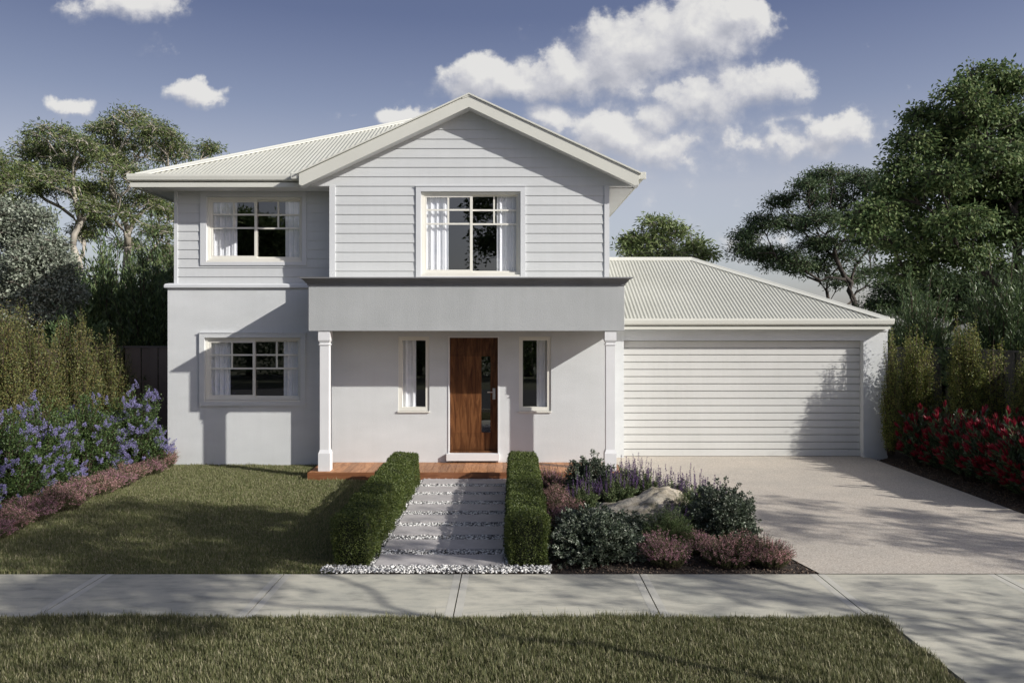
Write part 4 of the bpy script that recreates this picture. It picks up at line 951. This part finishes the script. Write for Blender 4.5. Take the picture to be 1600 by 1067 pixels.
def cl_px(lst, Y, depth=1.0, zf=1.0):
    """clump list from (px,py,rx,ry[,dY]) measured at distance Y"""
    out = []
    for c in lst:
        dy = c[4] if len(c) > 4 else 0; y = Y+dy; x, _, z = W(c[0], c[1], y); k = y/F; fz = zf
        out.append((x, y, z, c[2]*k, max(c[2], c[3])*k*depth, c[3]*k*fz))
    return out
def tp_px(lst, Y):
    out = []
    for c in lst:
        y = Y+(c[2] if len(c) > 2 else 0); out.append(W(c[0], c[1], y))
    return out
def gtrunk(lst, Y):
    p = tp_px(lst, Y); x, y, z = p[0]; return [(x-.1, y, -.1), (x-.05, y, z*.5)]+p
# left gums
Yg = 29.0
tree('gum_tree', gtrunk([(197,440),(198,408),(200,385)], Yg), .15,
     cl_px([(205,200,42,22,0),(160,215,30,18,1),(245,215,34,20,-1),(275,238,24,16,0),(215,240,48,18,1.5),(170,255,34,16,-1),(205,278,42,16,-1.5),(160,300,30,16,0),(225,318,42,18,0),(262,335,24,16,1),(180,335,40,16,-1),(245,365,30,14,-1.2),(150,350,22,12,1),(200,385,28,8,1),(258,395,16,10,0),(330,236,17,9,2)], Yg, 1, 1.3),
     640, (M['gum'], .155, .036), 'spreading gum tree with pale trunk, nearest the house on the left', M['bark_gum'], per=36, crad=(.38,.38,.24), seed=3, droop=.35, pexp=.55, rmin=.022)
Yg = 27.0
tree('gum_tree', gtrunk([(128,440),(122,408),(114,385)], Yg), .125,
     cl_px([(85,215,40,14,0),(50,232,28,14,1),(125,230,26,16,-1),(75,250,40,16,1),(115,262,30,16,0),(40,270,22,12,-1),(85,285,38,14,-1),(125,300,22,14,1),(140,325,18,14,0),(60,298,24,10,1),(130,365,18,12,1)], Yg, 1, 1.3),
     430, (M['gum'], .14, .034), 'gum tree with bent branches, second from the house on the left', M['bark_gum'], per=37, crad=(.36,.36,.23), seed=8, droop=.35, pexp=.55, rmin=.02)
tree('gum_tree', gtrunk([(-30,430),(-28,380),(-20,340)], 25), .13, cl_px([(-10,285,36,20,0),(18,320,22,14,1),(-40,320,40,22,0),(10,350,26,16,-1),(-30,250,36,18,0)], 25), 130, (M['gum'], .13, .033),
     'gum tree cut by the left picture edge above the silver tree', M['bark_gum'], per=100, crad=(.55,.5,.3), seed=12, droop=.3)
tree('gum_tree', gtrunk([(262,470),(255,440)], 34), .12, cl_px([(245,415,30,12,0),(225,425,20,10,1),(275,400,26,12,0),(262,440,26,12,0)], 34), 60, (M['gum'], .13, .035), 'small far gum tree seen low beside the house wall', M['bark_gum'], per=80, crad=(.6,.5,.3), seed=14)
# silver tree
Ys = 17.6
tree('silver_tree', gtrunk([(35,470),(40,430),(45,400)], Ys), .12,
     cl_px([(20,335,30,16),(55,350,26,18),(10,375,46,26),(62,390,38,22),(30,420,60,28),(92,418,26,22),(70,450,48,24),(10,460,50,28),(100,462,24,22),(45,490,60,26),(0,500,40,26)], Ys, .8),
     330, (M['silver'], .075, .045), 'silver grey leaved tree at the left picture edge', M['bark_mid'], per=105, crad=(.28,.28,.22), seed=5, droop=.1)
# tree behind the garage
Yh = 25.0
tree('round_tree', gtrunk([(1030,470),(1032,440),(1030,410)], Yh), .12, cl_px([(1028,352,30,14),(1005,372,24,12),(1055,366,30,14),(1030,385,34,12),(975,384,17,10),(1085,385,18,12),(1103,400,12,9),(995,400,30,10),(1060,402,34,10)], Yh, .7),
     170, (M['frangi'], .18, .05), 'small round glossy tree above the garage ridge', M['bark_mid'], per=30, crad=(.32,.3,.2), seed=21, droop=.15)
# far dark gum on the right
Yf = 31.0
tree('dark_gum_tree', gtrunk([(1342,520),(1338,490),(1334,468)], Yf), .115,
     cl_px([(1290,280,32,14,0),(1335,290,34,18,1),(1262,300,24,14,-1),(1370,300,30,22,0),(1222,318,24,11,0),(1300,318,40,16,1),(1190,350,24,12,0),(1235,350,34,14,1),(1280,350,34,16,-1),(1165,372,20,12,0),(1350,345,40,20,0),(1205,398,30,10,1),(1240,410,30,12,0),(1165,392,20,8,0),(1385,340,40,30,2),(1290,385,26,10,0)], Yf, 1, 1.35),
     680, (M['gum_dark'], .15, .04), 'dark spreading gum tree behind the garage roof hip', M['bark_dark'], per=46, crad=(.42,.40,.25), seed=31, droop=.2, pexp=.55, rmin=.025)
tree('dark_gum_tree', gtrunk([(1302,520),(1296,480),(1292,455)], 32.5), .085,
     cl_px([(1262,425,34,14,0),(1215,412,28,12,1),(1310,410,36,16,-1),(1345,385,34,18,1),(1275,385,34,14,0),(1320,440,26,10,0),(1180,402,18,8,0),(1360,430,30,14,1)], 32.5, 1, 1.2),
     240, (M['gum_dark'], .15, .04), 'slender dark gum with low branches just above the garage roof hip', M['bark_dark'], per=40, crad=(.42,.40,.22), seed=37, droop=.2, pexp=.55, rmin=.02)
# large broad-leaved tree right
Ym = 20.5
tree('broadleaf_tree', gtrunk([(1592,480),(1590,430),(1590,380),(1585,330)], Ym), .15,
     cl_px([(1545,125,36,24,0),(1590,140,34,26,0),(1500,160,36,26,-.5),(1450,190,34,22,.4),(1540,185,50,30,0),(1600,200,44,34,1),(1425,228,30,22,0),(1485,230,46,26,.8),(1560,245,50,30,-.8),(1420,265,34,20,0),(1470,285,46,24,-.6),(1530,300,50,28,.5),(1600,290,40,34,0),
            (1395,300,30,16,0),(1370,335,30,14,-.5),(1430,340,44,22,.6),(1500,350,50,24,-.8),(1570,360,46,26,.4),(1620,370,40,34,0),(1350,355,24,11,-.4),(1400,385,40,16,0),(1460,400,46,18,.6),(1530,410,50,20,0),(1660,200,50,50,0),(1660,300,50,50,0),(1700,400,50,50,0),(1420,425,36,14,.5),(1480,265,50,34,1.5),(1540,330,60,34,1.5),(1440,310,44,26,1.5),(1500,205,44,30,1.2),(1580,330,50,40,1.2),(1580,240,50,40,1.5),(1500,380,60,30,1.8),(1420,370,44,22,1.5)], Ym, .8),
     820, (M['maple'], .125, .062), 'tall broad leaved tree filling the right picture edge', M['bark_dark'], per=72, crad=(.44,.44,.30), seed=41, droop=.45)
# darker trees filling behind on the right
tree('dark_gum_tree', gtrunk([(1440,520),(1430,490),(1425,470)], 27), .2, cl_px([(1400,455,34,18),(1450,440,40,22),(1500,455,50,26),(1560,450,60,30),(1380,480,20,10),(1440,480,40,12),(1520,490,60,16)], 27), 260, (M['gum_dark'], .14, .04), 'dark tree low behind the right fence, under the big tree', M['bark_dark'], per=90, crad=(.55,.5,.3), seed=33)

# trees outside the frame: they throw the shade on lawn, footpath and driveway and are mirrored in the windows
def offtree(x, y, h, r, ntips, label, leafm, seed, per=70, zc=None):
    zc = zc or h*.68; g = np.random.default_rng(seed); cl_ = []
    for i in range(14):
        a = g.uniform(0, 6.28); q = g.uniform(.15, .85)*r; zz = zc+g.uniform(-1, 1)*(h-zc)*.75; cl_.append((x+math.cos(a)*q, y+math.sin(a)*q, zz, r*.36, r*.36, r*.26))
    cl_.append((x, y, h-r*.3, r*.4, r*.4, r*.3))
    return tree('street_tree', [(x,y,-.1),(x+.05,y,1.0),(x,y+.05,2.0),(x-.05,y,h*.4)], .042, cl_, ntips, (leafm, .13, .07), label, M['bark_mid'], per=per, crad=(.4,.4,.28), seed=seed)
OFF = [(7.0,3.3,9.3,2.4,210,48,7.2,'dense street tree outside the frame shading the lawn', 51), (11.2,3.1,8.4,2.6,110,24,None,'open street tree outside the frame dappling the footpath', 55),
       (14.5,6.0,7.0,2.0,70,62,None,'small street tree outside the frame shading the driveway', 53), ]
for x, y, h, r, nt, pr, zc_, lb, sd in OFF: offtree(x, y, h, r, nt, lb, M['maple'], sd, per=pr, zc=zc_)
def mirrortree(x, y, h, r, label, seed):
    zc = h*.62; g = np.random.default_rng(seed); c_ = [(x+g.uniform(-.55,.55)*r, y+g.uniform(-.4,.4)*r, zc+g.uniform(-.6,.75)*(h-zc), r*.5, r*.4, r*.42) for _ in range(11)]
    tree('street_tree', [(x,y,-.1),(x,y,1.2),(x+.1,y,h*.28)], .2, c_, 360, (M['maple'], .24, .13), label, M['bark_dark'], per=55, crad=(.6,.5,.5), seed=seed)
for x, y, h, r, lb, sd in [(.9,-13.5,10.6,3.4,'street tree behind the viewer mirrored in the gable window',61), (-14.5,-13.5,9.0,3.6,'street tree behind the viewer mirrored in the left upper window',62), (-8.8,-15,6.4,2.6,'small street tree behind the viewer mirrored in the ground floor window',63)]: mirrortree(x, y, h, r, lb, sd)
fbh = FB(); nh = 16000; Ph = np.stack([rng.uniform(-26,16,nh), rng.uniform(-.9,.9,nh), rng.random(nh)**.7*2.7],1); Ph[:,2] *= .85+.15*np.sin(Ph[:,0]*1.7)*np.sin(Ph[:,0]*.6); fbh.leaves(Ph, rng.normal(size=(nh,3))+np.array([0,.6,.3]), .24, .12, 0)
hr_ = empty('garden_hedge', (0,-11.5,0), 'loose dark hedge across the street, mirrored in the ground floor windows', 'hedge'); link('foliage', fbh.mesh('hedge_foliage', [M['laurel']]), hr_)
def conifer(x, y, h, label, seed):
    root = empty('conifer', (x,y,0), label, 'tree'); fb = FB(); n = 9000; g = np.random.default_rng(seed)
    z = g.random(n)**.7; rr = (1-z)*h*.22*(.55+.45*np.abs(np.sin(z*38)))*np.sqrt(g.random(n)); a = g.uniform(0,6.28,n)
    P = np.stack([np.cos(a)*rr, np.sin(a)*rr, .4+z*(h-.4)],1); fb.leaves(P, np.stack([np.cos(a),np.sin(a),np.full(n,-.3)],1)+rng.normal(size=(n,3))*.3, .3, .09, 0)
    link('crown', fb.mesh('conifer_crown', [M['laurel']]), root); b = MB(); b.tube([(0,0,-.1),(0,0,h*.5),(0,0,h*.95)], [.16,.1,.02], 8); b.build('trunk', M['bark_dark'], root, smooth=True)
for x, y, h, sd, lb in [(-5.2,-15,5.6,1,'tall conifer across the street, mirrored left of the front door'), (-2.6,-16,4.6,2,'short conifer across the street, mirrored beside the front door'), (1.6,-15,5.8,3,'conifer across the street, mirrored right of the front door'), (-11,-15,7.5,4,'conifer across the street, mirrored in the ground floor window')]: conifer(x, y, h, lb, sd)

# ------------------------------------------------------------ fences
def fence(pts, h, label, mat, post, step=.19):
    root = empty('fence', (pts[0][0], pts[0][1], 0), label, 'fence'); b = MB(); p = MB(); ox, oy = pts[0]
    for (xa, ya), (xb, yb) in zip(pts[:-1], pts[1:]):
        L = math.hypot(xb-xa, yb-ya); n = int(L/step); ux, uy = (xb-xa)/L, (yb-ya)/L
        for i in range(n):
            a = i*step+.004; c = (i+1)*step-.004; off = .012 if i % 2 else -.012
            b.bar((xa-ox+ux*(a+c)/2-uy*off, ya-oy+uy*(a+c)/2+ux*off, 0), (xa-ox+ux*(a+c)/2-uy*off, ya-oy+uy*(a+c)/2+ux*off, h-.03), step-.012, .02, up=(-uy, ux, 0))
        p.bar((xa-ox, ya-oy, h-.01), (xb-ox, yb-oy, h-.01), .07, .04)
        k = max(1, int(L/2.4))
        for i in range(k+1): q = L*i/k; p.box(xa-ox+ux*q-.045, xa-ox+ux*q+.045, ya-oy+uy*q-.045, ya-oy+uy*q+.045, 0, h+.012)
    b.build('panel', mat, root); p.build('post_and_rail', post, root)
M['fence_post'] = mat_noise('fence_post_steel', (.17,.14,.12), (.20,.17,.15), 2, .5)
fence([(-6.63,18.0),(-8.75,18.0),(-9.3,14.0),(-9.6,10.0)], 2.21, 'dark brown panel fence left of the house', M['fence_brown'], M['fence_post'])
fence([(7.65,18.5),(9.75,18.0),(9.8,14.5),(9.8,10.5)], 2.18, 'weathered grey timber fence right of the garage', M['fence_grey'], M['fence_grey'])

# ------------------------------------------------------------ light
SUN = Vector((1.86,-1,1.1)).normalized(); el = math.asin(SUN.z)
sun = bpy.data.lights.new('sun', 'SUN'); sun.energy = 4.35; sun.angle = R(.55); sun.color = (1.0,.965,.90)
so = bpy.data.objects.new('sun', sun); COL.objects.link(so); so.rotation_euler = (-SUN).to_track_quat('-Z', 'Y').to_euler()
w = bpy.data.worlds.new('World'); sc.world = w; w.use_nodes = True; nt = w.node_tree; bg = nt.nodes['Background']
sky = nt.nodes.new('ShaderNodeTexSky'); sky.sky_type = 'NISHITA'; sky.sun_disc = False; sky.sun_elevation = el
sky.sun_rotation = math.atan2(SUN.x, SUN.y); sky.air_density = 1.0; sky.dust_density = 1.5; sky.ozone_density = 1.5
bg.inputs[1].default_value = .094
# clouds, placed by direction in the sky (u = x/y, v = z/y)
def vm(op, a=None, b=None, nt_=None):
    n = nt_.nodes.new('ShaderNodeVectorMath'); n.operation = op
    for i, q in enumerate((a, b)):
        if q is None: continue
        if isinstance(q, tuple): n.inputs[i].default_value = q
        else: nt_.links.new(q, n.inputs[i])
    return n
def ma(op, a=None, b=None, c=None, nt_=None, clamp=False):
    n = nt_.nodes.new('ShaderNodeMath'); n.operation = op; n.use_clamp = clamp
    for i, q in enumerate((a, b, c)):
        if q is None: continue
        if isinstance(q, (int, float)): n.inputs[i].default_value = q
        else: nt_.links.new(q, n.inputs[i])
    return n.outputs[0]
blobs = [(1085,45,95,42,1),(1150,30,50,28,1),(1000,75,85,45,1),(965,95,60,42,1),(885,118,62,32,1),(810,135,60,22,.9),(742,125,46,30,1),(1185,135,80,30,.75),(1100,150,90,38,.7),(1010,180,70,30,.6),(955,205,55,32,1),(1030,228,70,28,.7),
         (1302,208,40,20,.85),(1255,228,75,22,.6),(1170,222,40,18,.5),(1235,190,55,16,.35),(862,188,38,22,.65),(640,182,52,15,.85),(312,147,36,15,.72),(117,163,27,15,.7),(205,8,70,22,.72),(245,80,24,13,.24),(430,177,24,9,.24),(550,178,40,12,.26),(1180,395,60,40,.3),(1180,470,110,40,.26),(1120,235,250,85,.20),(860,160,120,60,.18)]
grp = bpy.data.node_groups.new('cloud_field', 'ShaderNodeTree')
grp.interface.new_socket('uv', in_out='INPUT', socket_type='NodeSocketVector'); grp.interface.new_socket('d', in_out='OUTPUT', socket_type='NodeSocketFloat')
gi = grp.nodes.new('NodeGroupInput'); go_ = grp.nodes.new('NodeGroupOutput')
acc = None
wn = grp.nodes.new('ShaderNodeTexNoise'); wn.inputs['Scale'].default_value = 15; wn.inputs['Detail'].default_value = 5; wn.inputs['Roughness'].default_value = .6; grp.links.new(gi.outputs[0], wn.inputs['Vector'])
wo = vm('SUBTRACT', wn.outputs['Color'], (.5,.5,.5), grp); ws = grp.nodes.new('ShaderNodeVectorMath'); ws.operation = 'SCALE'; ws.inputs['Scale'].default_value = .055; grp.links.new(wo.outputs[0], ws.inputs[0])
uvw = vm('ADD', gi.outputs[0], ws.outputs[0], grp).outputs[0]
for (px, py, rx, ry, st) in blobs:
    d = vm('SUBTRACT', uvw, ((px-800)/F, (510-py)/F, 0), grp); s_ = vm('MULTIPLY', d.outputs[0], (F/rx/1.75, F/ry/1.75, 0), grp); ln = grp.nodes.new('ShaderNodeVectorMath'); ln.operation = 'LENGTH'; grp.links.new(s_.outputs[0], ln.inputs[0])
    e = ma('MULTIPLY_ADD', ln.outputs['Value'], -st, st, nt_=grp)
    acc = e if acc is None else ma('SMOOTH_MAX', acc, e, .12, nt_=grp)
n1 = grp.nodes.new('ShaderNodeTexNoise'); n1.inputs['Scale'].default_value = 21; n1.inputs['Detail'].default_value = 10; n1.inputs['Roughness'].default_value = .6; grp.links.new(gi.outputs[0], n1.inputs['Vector'])
nn = ma('MULTIPLY_ADD', n1.outputs['Fac'], 1.0, -.5, nt_=grp); dd = ma('ADD', acc, nn, nt_=grp); grp.links.new(dd, go_.inputs[0])
tc = nt.nodes.new('ShaderNodeTexCoord'); sp = nt.nodes.new('ShaderNodeSeparateXYZ'); nt.links.new(tc.outputs['Generated'], sp.inputs[0])
yy = ma('MAXIMUM', sp.outputs[1], .02, nt_=nt); u = ma('DIVIDE', sp.outputs[0], yy, nt_=nt); v = ma('DIVIDE', sp.outputs[2], yy, nt_=nt)
cb = nt.nodes.new('ShaderNodeCombineXYZ'); nt.links.new(u, cb.inputs[0]); nt.links.new(v, cb.inputs[1])
def field(off):
    g = nt.nodes.new('ShaderNodeGroup'); g.node_tree = grp
    if off: a = vm('ADD', cb.outputs[0], off, nt); nt.links.new(a.outputs[0], g.inputs[0])
    else: nt.links.new(cb.outputs[0], g.inputs[0])
    return g.outputs[0]
d0 = field(None); d1 = field((.012,.018,0))
def smooth(x, a, b, nt_): 
    m = nt_.nodes.new('ShaderNodeMapRange'); m.interpolation_type = 'SMOOTHSTEP'; m.inputs[1].default_value = a; m.inputs[2].default_value = b; nt_.links.new(x, m.inputs[0]); return m.outputs[0]
cov0 = smooth(d0, .06, .62, nt); cov1 = smooth(d0, .13, .40, nt); front = smooth(sp.outputs[1], .05, .2, nt)
lit = ma('SUBTRACT', d0, d1, nt_=nt); lit = ma('MULTIPLY_ADD', lit, 1.5, .52, nt_=nt, clamp=True)
sharp = smooth(lit, .45, .75, nt); cm = nt.nodes.new('ShaderNodeMix'); nt.links.new(sharp, cm.inputs[0]); nt.links.new(cov0, cm.inputs[2]); nt.links.new(cov1, cm.inputs[3])
cov = ma('MULTIPLY', cm.outputs[0], front, nt_=nt); cov = ma('MULTIPLY', cov, .92, nt_=nt)
cr = nt.nodes.new('ShaderNodeValToRGB'); e = cr.color_ramp.elements; e[0].position = 0; e[0].color = (4.1,4.2,4.7,1); e[1].position = 1; e[1].color = (7.3,7.2,7.0,1); m_ = e.new(.5); m_.color = (5.5,5.5,5.8,1)
nt.links.new(lit, cr.inputs[0])
# tint the clear sky a little greyer
hs = nt.nodes.new('ShaderNodeHueSaturation'); hs.inputs['Saturation'].default_value = .66; hs.inputs['Value'].default_value = 1.0; nt.links.new(sky.outputs[0], hs.inputs['Color'])
gr2_ = nt.nodes.new('ShaderNodeValToRGB'); ge = gr2_.color_ramp.elements
for i, (p_, c_) in enumerate([(0,(.56,.56,.64)),(.168,(.68,.60,.60)),(.26,(.46,.445,.51)),(.36,(.305,.315,.42)),(.5,(.30,.32,.42)),(.8,(.55,.52,.52))]):
    if i > 1: ge.new(p_)
for i, (p_, c_) in enumerate([(0,(.56,.56,.64)),(.168,(.68,.60,.60)),(.26,(.46,.445,.51)),(.36,(.305,.315,.42)),(.5,(.30,.32,.42)),(.8,(.55,.52,.52))]): ge[i].position = p_; ge[i].color = (*c_,1)
nt.links.new(sp.outputs[2], gr2_.inputs[0])
tm = vm('MULTIPLY', hs.outputs[0], gr2_.outputs[0], nt); t2 = nt.nodes.new('ShaderNodeVectorMath'); t2.operation = 'SCALE'; t2.inputs['Scale'].default_value = 2.0; nt.links.new(tm.outputs[0], t2.inputs[0])
xr = nt.nodes.new('ShaderNodeMapRange'); xr.inputs[1].default_value = -.6; xr.inputs[2].default_value = .15; xr.inputs[3].default_value = 1.42; xr.inputs[4].default_value = 2.0; nt.links.new(sp.outputs[0], xr.inputs[0]); nt.links.new(xr.outputs[0], t2.inputs['Scale'])
mx = nt.nodes.new('ShaderNodeMix'); mx.data_type = 'RGBA'; nt.links.new(cov, mx.inputs[0]); nt.links.new(t2.outputs[0], mx.inputs[6]); nt.links.new(cr.outputs[0], mx.inputs[7])
nt.links.new(mx.outputs[2], bg.inputs[0])

# ------------------------------------------------------------ camera
cam = bpy.data.cameras.new('camera'); co = bpy.data.objects.new('camera', cam); COL.objects.link(co); sc.camera = co
co.location = (0,0,H); co.rotation_euler = (R(90),0,0); cam.sensor_width = 36; cam.lens = F/1600*36; cam.shift_y = -23.5/1600; cam.clip_end = 2000; cam.clip_start = .1
sc.view_settings.view_transform = 'Standard'; sc.view_settings.look = 'None'; sc.view_settings.exposure = .25; sc.view_settings.gamma = 1
